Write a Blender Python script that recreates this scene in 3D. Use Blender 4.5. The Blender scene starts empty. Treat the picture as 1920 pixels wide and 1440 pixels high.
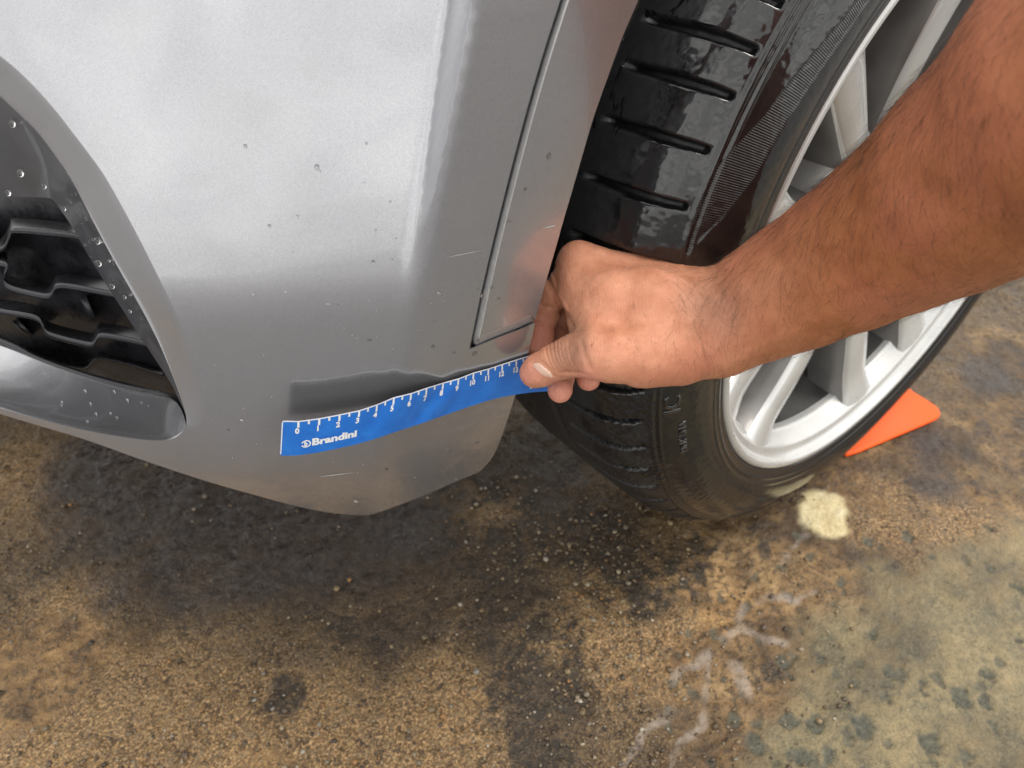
import bpy, bmesh, math, random
import numpy as np
from mathutils import Vector, Matrix
from mathutils.geometry import delaunay_2d_cdt

rng = np.random.default_rng(7)
random.seed(7)
sc = bpy.context.scene
col = sc.collection

# ------------------------------------------------------------------ camera
CAM_H, PITCH, ROLL, FPX = 0.6244, 0.7142, -0.0189, 1442.0
_cp, _sp = math.cos(PITCH), math.sin(PITCH)
_R0 = np.array([1, 0, 0.0]); _U0 = np.array([0, _sp, _cp]); CF = np.array([0, _cp, -_sp])
CR = math.cos(ROLL) * _R0 + math.sin(ROLL) * _U0
CU = -math.sin(ROLL) * _R0 + math.cos(ROLL) * _U0
CO = np.array([0, 0, CAM_H])
cam_data = bpy.data.cameras.new("camera")
cam = bpy.data.objects.new("camera", cam_data)
col.objects.link(cam)
cam.matrix_world = Matrix(((CR[0], CU[0], -CF[0], CO[0]), (CR[1], CU[1], -CF[1], CO[1]), (CR[2], CU[2], -CF[2], CO[2]), (0, 0, 0, 1)))
cam_data.sensor_width = 36.0
cam_data.lens = FPX / 1920 * 36
cam_data.clip_start = 0.02
cam_data.clip_end = 2000
cam_data.dof.use_dof = True
cam_data.dof.focus_distance = 0.425
cam_data.dof.aperture_fstop = 11
sc.camera = cam

# ------------------------------------------------------------------ sky, sun, exposure
SUN_ELEV, SUN_AZ = math.radians(60), math.radians(12)     # azimuth of the direction TOWARDS the sun, from +X counter-clockwise
w = bpy.data.worlds.new("World"); sc.world = w; w.use_nodes = True
nt = w.node_tree; nt.nodes.clear()
out = nt.nodes.new("ShaderNodeOutputWorld"); bg = nt.nodes.new("ShaderNodeBackground")
sky = nt.nodes.new("ShaderNodeTexSky"); sky.sky_type = 'NISHITA'; sky.sun_disc = False
sky.sun_elevation = SUN_ELEV; sky.sun_rotation = math.pi / 2 - SUN_AZ
sky.air_density = 1.0; sky.dust_density = 3.0
tc = nt.nodes.new("ShaderNodeTexCoord")
cn = nt.nodes.new("ShaderNodeTexNoise"); cn.inputs['Scale'].default_value = 2.6; cn.inputs['Detail'].default_value = 5; cn.inputs['Distortion'].default_value = 1.2
mp = nt.nodes.new("ShaderNodeMapping"); mp.inputs['Scale'].default_value = (1, 1, 3.4); mp.inputs['Location'].default_value = (1.7, .4, 2.2)
nt.links.new(tc.outputs['Generated'], mp.inputs['Vector']); nt.links.new(mp.outputs['Vector'], cn.inputs['Vector'])
cr = nt.nodes.new("ShaderNodeValToRGB")
cr.color_ramp.elements[0].position = .36; cr.color_ramp.elements[0].color = (5.6, 5.55, 5.4, 1)
cr.color_ramp.elements[1].position = .64; cr.color_ramp.elements[1].color = (10.4, 10.2, 9.7, 1)
nt.links.new(cn.outputs['Fac'], cr.inputs['Fac'])
mx = nt.nodes.new("ShaderNodeMix"); mx.data_type = 'RGBA'; mx.inputs['Factor'].default_value = .93
nt.links.new(sky.outputs['Color'], mx.inputs['A']); nt.links.new(cr.outputs['Color'], mx.inputs['B'])
bg.inputs['Strength'].default_value = 0.12
nt.links.new(mx.outputs['Result'], bg.inputs['Color']); nt.links.new(bg.outputs['Background'], out.inputs['Surface'])

sl = bpy.data.lights.new("sun", 'SUN'); so = bpy.data.objects.new("sun", sl); col.objects.link(so)
sl.energy = .9; sl.angle = math.radians(20); sl.color = (1, .95, .88)
sdir = Vector((math.cos(SUN_AZ) * math.cos(SUN_ELEV), math.sin(SUN_AZ) * math.cos(SUN_ELEV), math.sin(SUN_ELEV)))
so.rotation_euler = sdir.to_track_quat('Z', 'Y').to_euler()
so.location = (0, 0, 5)

sc.view_settings.view_transform = 'Standard'; sc.view_settings.look = 'None'
sc.view_settings.exposure = 0.9; sc.view_settings.gamma = 1; sc.view_settings.use_curve_mapping = False
sc.render.engine = 'CYCLES'
sc.cycles.use_denoising = True
sc.cycles.max_bounces = 8

# ------------------------------------------------------------------ helpers
def tag(o, label=None, cat=None, group=None, kind=None):
    if label: o["label"] = label
    if cat: o["category"] = cat
    if group: o["group"] = group
    if kind: o["kind"] = kind
    return o

def mesh(name, V, F, mat=None, parent=None, smooth=True, attrs=None, cols=None):
    """V (n,3) array, F: (m,k) array or list of tuples"""
    me = bpy.data.meshes.new(name)
    V = np.asarray(V, dtype=np.float32)
    if isinstance(F, np.ndarray):
        m, k = F.shape
        loops = F.astype(np.int32).ravel(); starts = np.arange(m, dtype=np.int32) * k
    else:
        loops = np.array([i for f in F for i in f], dtype=np.int32)
        ln = np.array([len(f) for f in F], dtype=np.int32); starts = np.r_[0, np.cumsum(ln)[:-1]].astype(np.int32); m = len(F)
    me.vertices.add(len(V)); me.vertices.foreach_set("co", V.ravel())
    me.loops.add(len(loops)); me.loops.foreach_set("vertex_index", loops)
    me.polygons.add(m); me.polygons.foreach_set("loop_start", starts)
    me.update(calc_edges=True); me.validate()
    if smooth: me.polygons.foreach_set("use_smooth", np.ones(len(me.polygons), dtype=bool))
    for k_, a in (attrs or {}).items():
        at = me.attributes.new(k_, 'FLOAT', 'POINT'); at.data.foreach_set("value", np.asarray(a, dtype=np.float32))
    for k_, a in (cols or {}).items():
        at = me.attributes.new(k_, 'FLOAT_COLOR', 'POINT')
        a = np.asarray(a, dtype=np.float32); a = np.c_[a, np.ones(len(a), dtype=np.float32)] if a.shape[1] == 3 else a
        at.data.foreach_set("color", a.ravel())
    o = bpy.data.objects.new(name, me); col.objects.link(o)
    if mat: me.materials.append(mat)
    if parent: o.parent = parent
    return o

def empty(name, loc=(0, 0, 0)):
    o = bpy.data.objects.new(name, None); col.objects.link(o); o.location = loc; o.empty_display_size = .05
    return o

def gridF(nr, nc, wrap=False):
    i = np.arange(nr - 1)[:, None]; j = np.arange(nc if wrap else nc - 1)[None]
    j2 = (j + 1) % nc
    return np.stack([i * nc + j, i * nc + j2, (i + 1) * nc + j2, (i + 1) * nc + j], -1).reshape(-1, 4)

def ray(u, v):
    u = np.asarray(u, float); v = np.asarray(v, float)
    return ((u - 960) / FPX)[..., None] * CR - ((v - 720) / FPX)[..., None] * CU + CF
def PX(u, v, D): return CO + np.asarray(D, float)[..., None] * ray(u, v)
def PZ(u, v, z):
    d = ray(u, v); t = (z - CAM_H) / d[..., 2]
    return CO + t[..., None] * d
def project(P):
    d = P - CO; z = d @ CF
    return 960 + FPX * (d @ CR) / z, 720 - FPX * (d @ CU) / z, z

def catmull(pts, n=8, closed=False):
    p = np.asarray(pts, float)
    if closed: p = np.vstack([p[-1], p, p[0], p[1]])
    else: p = np.vstack([2 * p[0] - p[1], p, 2 * p[-1] - p[-2]])
    o = []
    for i in range(1, len(p) - 2):
        t = np.linspace(0, 1, n, endpoint=False)[:, None]
        a, b, c, d = p[i - 1], p[i], p[i + 1], p[i + 2]
        o.append(.5 * ((2 * b) + (-a + c) * t + (2 * a - 5 * b + 4 * c - d) * t ** 2 + (-a + 3 * b - 3 * c + d) * t ** 3))
    o = np.vstack(o)
    return o if closed else np.vstack([o, p[-2]])
def resample(p, n, closed=False):
    p = np.asarray(p, float)
    if closed: p = np.vstack([p, p[:1]])
    s = np.r_[0, np.cumsum(np.linalg.norm(np.diff(p, axis=0), axis=1))]
    q = np.linspace(0, s[-1], n, endpoint=not closed)
    return np.stack([np.interp(q, s, p[:, k]) for k in range(p.shape[1])], -1)
def in_poly(P, poly):
    x, y = P[:, 0], P[:, 1]; ins = np.zeros(len(P), bool); n = len(poly)
    for i in range(n):
        x1, y1 = poly[i]; x2, y2 = poly[(i + 1) % n]
        c = (y1 > y) != (y2 > y)
        with np.errstate(divide='ignore', invalid='ignore'):
            ins ^= c & (x < (x2 - x1) * (y - y1) / (y2 - y1 + 1e-12) + x1)
    return ins
def dist_poly(P, poly, closed=True):
    a = np.asarray(poly, float); b = np.roll(a, -1, 0)
    if not closed: a, b = a[:-1], b[:-1]
    best = np.full(len(P), 1e9)
    for p0, p1 in zip(a, b):
        e = p1 - p0; t = np.clip(((P - p0) @ e) / (e @ e + 1e-12), 0, 1)
        best = np.minimum(best, np.linalg.norm(P - (p0 + t[:, None] * e), axis=1))
    return best
def fill2d(outline, step):
    """triangulated fill of a closed outline, with interior grid points"""
    o = np.asarray(outline, float)
    gx, gy = np.meshgrid(np.arange(o[:, 0].min(), o[:, 0].max(), step), np.arange(o[:, 1].min(), o[:, 1].max(), step))
    gx = gx + (np.arange(gx.shape[0]) % 2)[:, None] * step / 2
    g = np.c_[gx.ravel(), gy.ravel()]
    g = g[in_poly(g, o)]; g = g[dist_poly(g, o) > step * .45]
    P = np.vstack([o, g]); n = len(o)
    r = delaunay_2d_cdt([Vector(p) for p in P], [], [list(range(n))], 1, 1e-6)
    return np.array([tuple(v) for v in r[0]]), [tuple(f) for f in r[2]]

# lattice value noise
def vnoise(x, y, seed=0):
    xi = np.floor(x).astype(np.int64); yi = np.floor(y).astype(np.int64); fx = x - xi; fy = y - yi
    def h(a, b):
        n = (a * 374761393 + b * 668265263 + seed * 1274126177) & 0x7fffffff
        n = ((n ^ (n >> 13)) * 1274126177) & 0x7fffffff
        return ((n ^ (n >> 16)) & 0xffff) / 65535.0
    fx = fx * fx * (3 - 2 * fx); fy = fy * fy * (3 - 2 * fy)
    return (h(xi, yi) * (1 - fx) + h(xi + 1, yi) * fx) * (1 - fy) + (h(xi, yi + 1) * (1 - fx) + h(xi + 1, yi + 1) * fx) * fy
def fbm(x, y, oct=4, seed=0):
    a, s, t = 1.0, 0, 0
    for k in range(oct):
        s = s + a * vnoise(x * 2 ** k + 17.3 * k, y * 2 ** k + 9.1 * k, seed + k); t += a; a *= .5
    return s / t
def sstep(a, b, x):
    t = np.clip((x - a) / (b - a), 0, 1); return t * t * (3 - 2 * t)

# ---- materials
def newmat(name):
    m = bpy.data.materials.new(name); m.use_nodes = True
    return m, m.node_tree, m.node_tree.nodes["Principled BSDF"]
def simple(name, color, rough=.5, metal=0, coat=0, coat_r=.05, noise=0, nscale=60, bump=0, bscale=300):
    m, t, p = newmat(name)
    p.inputs['Base Color'].default_value = (*color, 1); p.inputs['Roughness'].default_value = rough; p.inputs['Metallic'].default_value = metal
    p.inputs['Coat Weight'].default_value = coat; p.inputs['Coat Roughness'].default_value = coat_r
    if noise or bump:
        c = t.nodes.new("ShaderNodeTexCoord")
    if noise:
        n = t.nodes.new("ShaderNodeTexNoise"); n.inputs['Scale'].default_value = nscale; n.inputs['Detail'].default_value = 5
        t.links.new(c.outputs['Object'], n.inputs['Vector'])
        mr = t.nodes.new("ShaderNodeMapRange"); mr.inputs['From Min'].default_value = .3; mr.inputs['From Max'].default_value = .7
        mr.inputs['To Min'].default_value = 1 - noise; mr.inputs['To Max'].default_value = 1 + noise
        t.links.new(n.outputs['Fac'], mr.inputs['Value'])
        mm = t.nodes.new("ShaderNodeVectorMath"); mm.operation = 'SCALE'; mm.inputs[0].default_value = color
        t.links.new(mr.outputs['Result'], mm.inputs['Scale']); t.links.new(mm.outputs['Vector'], p.inputs['Base Color'])
        m2 = t.nodes.new("ShaderNodeMath"); m2.operation = 'MULTIPLY'; m2.inputs[1].default_value = rough
        t.links.new(mr.outputs['Result'], m2.inputs[0]); t.links.new(m2.outputs[0], p.inputs['Roughness'])
    if bump:
        n = t.nodes.new("ShaderNodeTexNoise"); n.inputs['Scale'].default_value = bscale; n.inputs['Detail'].default_value = 4
        t.links.new(c.outputs['Object'], n.inputs['Vector'])
        b = t.nodes.new("ShaderNodeBump"); b.inputs['Strength'].default_value = bump; b.inputs['Distance'].default_value = .001
        t.links.new(n.outputs['Fac'], b.inputs['Height']); t.links.new(b.outputs['Normal'], p.inputs['Normal'])
    return m
class NB:
    """tiny node builder"""
    def __init__(s, t): s.t = t
    def n(s, typ, **kw):
        x = s.t.nodes.new(typ)
        for k, v in kw.items(): setattr(x, k, v)
        return x
    def attr(s, name): x = s.n("ShaderNodeAttribute"); x.attribute_name = name; return x
    def noise(s, vec, scale, detail=5, rough=.55, dist=0):
        x = s.n("ShaderNodeTexNoise"); x.inputs['Scale'].default_value = scale; x.inputs['Detail'].default_value = detail
        x.inputs['Roughness'].default_value = rough; x.inputs['Distortion'].default_value = dist; s.t.links.new(vec, x.inputs['Vector']); return x.outputs['Fac']
    def ramp(s, fac, stops):
        x = s.n("ShaderNodeValToRGB"); e = x.color_ramp.elements
        while len(e) < len(stops): e.new(.5)
        for i, (p, c) in enumerate(stops):
            e[i].position = p; e[i].color = (*c, 1) if isinstance(c, tuple) else (c, c, c, 1)
        s.t.links.new(fac, x.inputs['Fac']); return x.outputs['Color']
    def mr(s, v, a, b, c=0, d=1):
        x = s.n("ShaderNodeMapRange"); x.interpolation_type = 'SMOOTHSTEP'
        for k, q in zip(('From Min', 'From Max', 'To Min', 'To Max'), (a, b, c, d)): x.inputs[k].default_value = q
        s.t.links.new(v, x.inputs['Value']); return x.outputs['Result']
    def math(s, op, a, b=None):
        x = s.n("ShaderNodeMath", operation=op)
        for i, q in enumerate((a, b)):
            if q is None: continue
            if isinstance(q, (int, float)): x.inputs[i].default_value = q
            else: s.t.links.new(q, x.inputs[i])
        return x.outputs[0]
    def mix(s, f, a, b, blend='MIX'):
        x = s.n("ShaderNodeMix", data_type='RGBA'); x.blend_type = blend
        for k, q in (('Factor', f), ('A', a), ('B', b)):
            if isinstance(q, (int, float)): x.inputs[k].default_value = q
            elif isinstance(q, tuple): x.inputs[k].default_value = (*q, 1)
            else: s.t.links.new(q, x.inputs[k])
        return x.outputs['Result']
    def bump(s, h, strength, dist, normal=None):
        x = s.n("ShaderNodeBump"); x.inputs['Strength'].default_value = strength; x.inputs['Distance'].default_value = dist
        s.t.links.new(h, x.inputs['Height'])
        if normal is not None: s.t.links.new(normal, x.inputs['Normal'])
        return x.outputs['Normal']
    def vec(s): return s.n("ShaderNodeTexCoord").outputs['Object']

# car paint: metallic grey flake under clear coat, with fine dust
paint, t, p = newmat("grey_metallic_paint"); nb = NB(t); v = nb.vec()
vo = nb.n("ShaderNodeTexVoronoi"); vo.inputs['Scale'].default_value = 3600; t.links.new(v, vo.inputs['Vector'])
fl = nb.math('MULTIPLY', vo.outputs['Distance'], 1.0)
dirt = nb.noise(v, 26, 6, .6, .5)
base = nb.mix(nb.mr(nb.n("ShaderNodeSeparateColor").outputs[0], 0, 1), (.30, .295, .30), (.30, .295, .30))
sepc = nb.n("ShaderNodeSeparateColor"); t.links.new(vo.outputs['Color'], sepc.inputs[0])
flake = nb.mix(sepc.outputs[0], (.335, .338, .362), (.435, .438, .464))
dust = nb.mr(dirt, .5, .75, 0, .12)
t.links.new(nb.mix(dust, flake, (.33, .30, .26)), p.inputs['Base Color'])
p.inputs['Metallic'].default_value = .72
t.links.new(nb.mr(dirt, .3, .8, .19, .25), p.inputs['Roughness'])
p.inputs['Coat Weight'].default_value = 1.0; p.inputs['Coat IOR'].default_value = 1.6
t.links.new(nb.mr(dirt, .35, .75, .03, .09), p.inputs['Coat Roughness'])
t.links.new(nb.bump(sepc.outputs[1], .09, .0004), p.inputs['Normal'])

black_plastic = simple("black_textured_plastic", (.024, .025, .030), .30, noise=.3, nscale=40, bump=.15, bscale=700)
liner_mat = simple("dusty_black_liner", (.018, .017, .016), .75, noise=.3, nscale=30, bump=.4, bscale=150)
recess_mat = simple("dark_grey_satin_plastic", (.055, .056, .064), .36, coat=.3, noise=.15, nscale=60)

# ------------------------------------------------------------------ bumper surface  y = g(x, z)
_sx = np.array([-1.2, -.6, -.36, -.26, -.19, -.12, -.067, -.057, -.02, .02, .10, .6, 2.0])
_sl = np.array([-1.6, -.62, -.44, -.28, -.12, .05, .12, .42, .52, .62, .70, .72, .72])
_xs = np.linspace(-1.2, 2.0, 6401)
_ss = np.interp(_xs, _sx, _sl)
_k = np.ones(11) / 11; _ss = np.convolve(np.pad(_ss, 5, 'edge'), _k, 'valid')
_cs = np.r_[0, np.cumsum((_ss[1:] + _ss[:-1]) / 2 * np.diff(_xs))]
_cs = _cs - np.interp(-.113, _xs, _cs) + .304
_zz = np.linspace(0, 1.4, 2801)
_zl = np.interp(_zz, [.0, .20, .25, .30, .355, .40, .425, .47, .56, .70, .80, 1.0, 1.4], [-.60, -.50, -.36, -.12, 0, .08, .29, .34, .36, .5, 1.5, 4, 6])
_zr = np.interp(_zz, [.0, .20, .25, .30, .355, .43, .58, .70, .80, 1.0, 1.4], [-.5, -.42, -.30, -.10, -.02, .0, .0, .15, .5, 1.2, 2])
_pl = np.r_[0, np.cumsum((_zl[1:] + _zl[:-1]) / 2 * np.diff(_zz))]; _pl -= np.interp(.355, _zz, _pl)
_pr = np.r_[0, np.cumsum((_zr[1:] + _zr[:-1]) / 2 * np.diff(_zz))]; _pr -= np.interp(.355, _zz, _pr)
def g(x, z):
    sh = np.interp(z, [.2, .245, .355, .54, .8], [-.035, -.03, 0, .044, .075])
    xr = x - sh
    w_ = sstep(-.068, -.055, xr)
    return np.interp(xr, _xs, _cs) + (1 - w_) * np.interp(z, _zz, _pl) + w_ * np.interp(z, _zz, _pr)
def hit(u, v, d=0.0):
    """where the camera ray of pixel (u,v) meets the bumper surface pushed inwards by d"""
    u = np.asarray(u, float); v = np.asarray(v, float); D = ray(u, v)
    d = np.broadcast_to(np.asarray(d, float), u.shape)
    def F(t_):
        P = CO + t_[..., None] * D
        return P[..., 1] - g(P[..., 0], P[..., 2]) - d
    lo = np.full(u.shape, .12); hi = np.full(u.shape, 2.0); found = np.zeros(u.shape, bool)
    for tt in np.linspace(.12, 2.0, 240):
        tv = np.full(u.shape, tt); pos = F(tv) > 0
        new = pos & ~found; hi = np.where(new, tt, hi); lo = np.where(~pos & ~found, tt, lo); found |= pos
    for _ in range(34):
        m_ = (lo + hi) / 2; pos = F(m_) > 0
        hi = np.where(pos, m_, hi); lo = np.where(pos, lo, m_)
    return CO + hi[..., None] * D
def gnormal(P):
    e = 1e-3; x, z = P[..., 0], P[..., 2]
    gx = (g(x + e, z) - g(x - e, z)) / (2 * e); gz = (g(x, z + e) - g(x, z - e)) / (2 * e)
    n_ = np.stack([gx, -np.ones_like(gx), gz], -1)
    return n_ / np.linalg.norm(n_, axis=-1, keepdims=True)     # outward (towards -y)

def strip(name, rows, mat, parent=None, **kw):
    R_ = [np.asarray(r) for r in rows]; n_ = len(R_[0])
    return mesh(name, np.vstack(R_), gridF(len(R_), n_), mat, parent, **kw)

# ------------------------------------------------------------------ ground
def axis(lo, hi, step, far):
    core = np.arange(lo, hi + step, step); o = []
    for sgn, e in ((-1, lo), (1, hi)):
        d, x, a = step * 1.6, e, []
        while abs(x) < far:
            x += sgn * d; a.append(x); d *= 1.35
        o.append(a)
    return np.r_[o[0][::-1], core, o[1]]
gx = axis(-.62, .95, .0021, 400); gy = axis(.16, 1.12, .0021, 400)
GX, GY = np.meshgrid(gx, gy)
X = GX.ravel(); Y = GY.ravel()
near = sstep(2.5, 1.2, np.abs(X)) * sstep(2.5, 1.2, np.abs(Y))
PXY = np.c_[X, Y]
core_m = (X > -.7) & (X < 1.0) & (Y > .1) & (Y < 1.2)
def gpt(pts): return PZ(np.array([q[0] for q in pts], float), np.array([q[1] for q in pts], float), 0.0)[:, :2]
wob = np.c_[fbm(X * 30, Y * 30, 3, 5) - .5, fbm(X * 30, Y * 30, 3, 9) - .5]
WP = PXY + wob * .03
def lines_mask(lines, width):
    m_ = np.zeros(len(X))
    for ln, wd in lines:
        q = gpt(ln); idx = np.where((X > q[:, 0].min() - .05) & (X < q[:, 0].max() + .05) & (Y > q[:, 1].min() - .05) & (Y < q[:, 1].max() + .05))[0]
        d_ = dist_poly(PXY[idx] + wob[idx] * .006 + (np.c_[fbm(X[idx] * 130, Y[idx] * 130, 3, 14), fbm(X[idx] * 130, Y[idx] * 130, 3, 15)] - .5) * .007, q, False)
        m_[idx] = np.maximum(m_[idx], sstep(width * wd, width * wd * .25, d_))
    return m_
streak_lines = [([(1510, 1000), (1480, 1040), (1465, 1075)], .9), ([(1490, 1125), (1445, 1115), (1400, 1135), (1385, 1150), (1385, 1170), (1360, 1195)], 1.3),
    ([(1395, 1175), (1435, 1195), (1475, 1202)], 1.2), ([(1330, 1220), (1330, 1290), (1320, 1360), (1280, 1390), (1260, 1430), (1240, 1480)], .9),
    ([(1325, 1232), (1280, 1250), (1255, 1285)], 1.2), ([(1380, 1245), (1400, 1300)], 1.5), ([(1270, 1320), (1210, 1370), (1175, 1425), (1150, 1470)], .9),
    ([(1495, 1122), (1530, 1105)], .5)]
streak = lines_mask(streak_lines, .0052) * sstep(.22, .55, fbm(X * 55, Y * 55, 3, 31))
spot_c = gpt([(1547, 962)])[0]
sd = np.linalg.norm((PXY - spot_c) * np.array([1.0, .78]), axis=1) + (fbm(X * 70, Y * 70, 4, 3) - .5) * .013 + wob[:, 0] * .010
pale = sstep(.029, .019, sd)
pale = np.maximum(pale, .55 * sstep(.3, .75, fbm(X * 14, Y * 14, 3, 44)) * 0)
gl = gpt([(1340, 1480), (1450, 1300), (1520, 1150), (1680, 1010), (1860, 940), (2100, 900)])
side_g = np.interp(X, gl[:, 0], gl[:, 1]) - Y        # >0 : below the line, lower right of picture
green = sstep(-.02, .05, side_g + (fbm(X * 18, Y * 18, 4, 12) - .5) * .12) * sstep(.10, .17, X)
def blob(pts, r):
    m_ = np.zeros(len(X))
    for (u_, v_, s_) in pts:
        c_ = gpt([(u_, v_)])[0]; d_ = np.linalg.norm(WP - c_, axis=1); m_ = np.maximum(m_, sstep(r * s_, r * s_ * .35, d_))
    return m_
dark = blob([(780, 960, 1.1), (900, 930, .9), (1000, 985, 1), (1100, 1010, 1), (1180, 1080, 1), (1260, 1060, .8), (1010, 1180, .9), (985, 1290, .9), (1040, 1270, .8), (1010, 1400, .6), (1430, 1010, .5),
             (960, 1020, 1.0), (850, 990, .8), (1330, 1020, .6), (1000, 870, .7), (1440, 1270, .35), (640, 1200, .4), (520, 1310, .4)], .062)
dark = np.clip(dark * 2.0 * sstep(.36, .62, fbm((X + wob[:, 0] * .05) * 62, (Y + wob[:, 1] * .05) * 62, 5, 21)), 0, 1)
wet = blob([(260, 930, 1.3), (450, 1000, 1.5), (620, 1010, 1.2), (560, 930, 1.4), (170, 880, 1.0), (760, 985, .8), (360, 1080, .7), (200, 1110, .5), (1750, 900, .5), (1740, 830, .35), (1850, 700, .6)], .085)  # wet patches, and the shade under the bumper painted in as dark ground
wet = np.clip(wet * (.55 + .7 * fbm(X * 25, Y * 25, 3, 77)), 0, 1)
grit = sstep(.42, .6, fbm(X * 9, Y * 9, 3, 55) + .22 * sstep(.25, -.25, X) - .5 * green * .5)
pits = np.zeros(len(X)); pit_list = [(1480, 1345, 1.3), (1532, 1356, 1.3), (1622, 1360, 1.7), (1746, 1390, 1.6), (1508, 1417, 1.4), (1533, 1422, .9), (1808, 1305, 1.5), (1850, 1312, 1.2), (1660, 1302, 1), (1668, 1254, 1),
    (1693, 1256, .8), (1760, 1272, .9), (1636, 1188, .9), (1602, 1275, .7), (1853, 1262, 1), (1910, 1100, 1), (1420, 1395, 1.6), (1556, 1410, 1.3), (1815, 1415, 1), (1752, 1427, .7), (1855, 990, .8), (1576, 1090, .9), (1700, 1003, .9),
    (1630, 1015, 1.1), (1910, 1200, .8), (1730, 1290, .6), (1615, 1240, .6), (1380, 1345, 1.0), (1300, 1300, .9), (1470, 1240, 1.1)]
for k in range(70):
    pit_list.append((rng.uniform(1250, 1920), rng.uniform(1000, 1440), rng.uniform(.3, .8)))
for (u_, v_, s_) in pit_list:
    c_ = gpt([(u_, v_)])[0]; r_ = .0062 * s_
    idx = np.where((np.abs(X - c_[0]) < .02) & (np.abs(Y - c_[1]) < .02))[0]
    d_ = np.linalg.norm((PXY[idx] - c_) * np.array([1, .8]), axis=1) + (fbm(X[idx] * 160, Y[idx] * 160, 3, 63) - .5) * .009
    pits[idx] = np.maximum(pits[idx], sstep(r_, r_ * .62, d_) * (.55 + .45 * min(1, s_ / 1.3)))
hgt = near * ((fbm(X * 7, Y * 7, 3, 2) - .5) * .006 + (fbm(X * 85, Y * 85, 3, 8) - .5) * .0034 * (1 - .6 * green) + (vnoise(X * 260, Y * 260, 4) - .5) * .0010 * (1 - .7 * green) - pits * .0016 - pale * -.001)
hgt -= near * .0022
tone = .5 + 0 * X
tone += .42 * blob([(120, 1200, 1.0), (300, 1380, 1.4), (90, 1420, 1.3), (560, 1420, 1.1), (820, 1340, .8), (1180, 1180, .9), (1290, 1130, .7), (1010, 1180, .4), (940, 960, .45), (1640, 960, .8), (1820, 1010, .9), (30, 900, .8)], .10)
tone -= .42 * blob([(330, 960, 1.3), (520, 1010, 1.3), (680, 1020, 1.1), (860, 1060, .9), (180, 880, .8), (1080, 980, .8), (1000, 860, .9), (940, 1140, .7), (280, 1100, .6), (740, 1180, .6), (1780, 830, .5), (1040, 1330, .5)], .11)  # darker patches; those along the bumper paint its shade into the ground
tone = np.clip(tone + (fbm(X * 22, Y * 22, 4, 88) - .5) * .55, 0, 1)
V = np.c_[X, Y, hgt]
gm, t, p = newmat("stained_wet_concrete"); nb = NB(t); v = nb.vec()
m1 = nb.n("ShaderNodeSeparateColor"); t.links.new(nb.attr("mask_one").outputs['Color'], m1.inputs[0])
m2 = nb.n("ShaderNodeSeparateColor"); t.links.new(nb.attr("mask_two").outputs['Color'], m2.inputs[0])
Dk, Gr, St = m1.outputs; Pl, Pt, WetShade = m2.outputs
Gt = nb.attr("grit").outputs['Fac']
nA = nb.noise(v, 7, 8, .62, .4); nB = nb.noise(v, 38, 7, .65, .3); nC = nb.noise(v, 150, 5, .7); nD = nb.noise(v, 420, 3, .7)
brown = nb.ramp(nb.mix(.5, nA, nB), [(.36, (.032, .019, .010)), (.45, (.096, .057, .025)), (.53, (.198, .124, .055)), (.64, (.35, .24, .122))])
grits = nb.ramp(nb.mix(.45, nC, nD), [(.41, (.016, .011, .007)), (.47, (.090, .056, .025)), (.515, (.205, .132, .062)), (.57, (.37, .262, .140)), (.68, (.60, .48, .31))])
tn_ = nb.attr("tone").outputs['Fac']
c = nb.mix(nb.math('MULTIPLY', Gt, .8), brown, grits)
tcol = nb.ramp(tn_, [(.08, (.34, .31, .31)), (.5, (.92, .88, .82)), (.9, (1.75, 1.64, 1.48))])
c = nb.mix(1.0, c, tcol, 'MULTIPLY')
c = nb.mix(nb.mr(nC, .49, .60, .0, .68), c, (.040, .025, .013))
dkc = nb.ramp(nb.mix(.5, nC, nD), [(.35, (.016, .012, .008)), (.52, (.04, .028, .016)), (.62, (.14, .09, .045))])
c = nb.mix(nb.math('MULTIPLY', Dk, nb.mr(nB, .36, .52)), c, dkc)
grc = nb.ramp(nb.mix(.42, nb.mix(.4, nA, nB), nC), [(.36, (.065, .058, .034)), (.45, (.145, .128, .074)), (.53, (.25, .20, .105)), (.64, (.37, .285, .15))])
grc = nb.mix(nb.mr(nD, .52, .66, 0, .55), grc, (.10, .085, .05))
c = nb.mix(nb.math('MULTIPLY', Gr, nb.mr(nA, .3, .6, .45, .95)), c, grc)
c = nb.mix(nb.math('MULTIPLY', WetShade, .8), c, nb.ramp(nb.mix(.5, nB, nC), [(.35, (.022, .016, .014)), (.55, (.046, .034, .029)), (.7, (.11, .08, .055))]))  # dark colour for wet concrete and for the painted under-bumper shade
c = nb.mix(nb.math('MULTIPLY', Pt, .9), c, nb.ramp(nC, [(.4, (.045, .048, .036)), (.65, (.12, .12, .085))]))
c = nb.mix(nb.math('MULTIPLY', St, nb.mr(nB, .35, .6, .25, .62)), c, (.40, .34, .29))
c = nb.mix(Pl, c, nb.ramp(nb.mix(.5, nB, nC), [(.35, (.50, .38, .17)), (.52, (.68, .57, .33)), (.7, (.80, .74, .52))]))
c = nb.mix(nb.math('MULTIPLY', nb.attr('outer').outputs['Fac'], .85), c, nb.ramp(nb.mix(.5, nA, nB), [(.3, (.07, .068, .069)), (.7, (.17, .165, .165))]))
t.links.new(c, p.inputs['Base Color'])
rg = nb.math('SUBTRACT', nb.mr(nB, .35, .65, .26, .58), nb.math('MULTIPLY', WetShade, .26))
t.links.new(rg, p.inputs['Roughness'])
p.inputs['Specular IOR Level'].default_value = .5
hh = nb.math('ADD', nb.math('MULTIPLY', nC, 1.0), nb.math('MULTIPLY', nD, .45))
t.links.new(nb.bump(hh, .9, .0034), p.inputs['Normal'])
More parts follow.
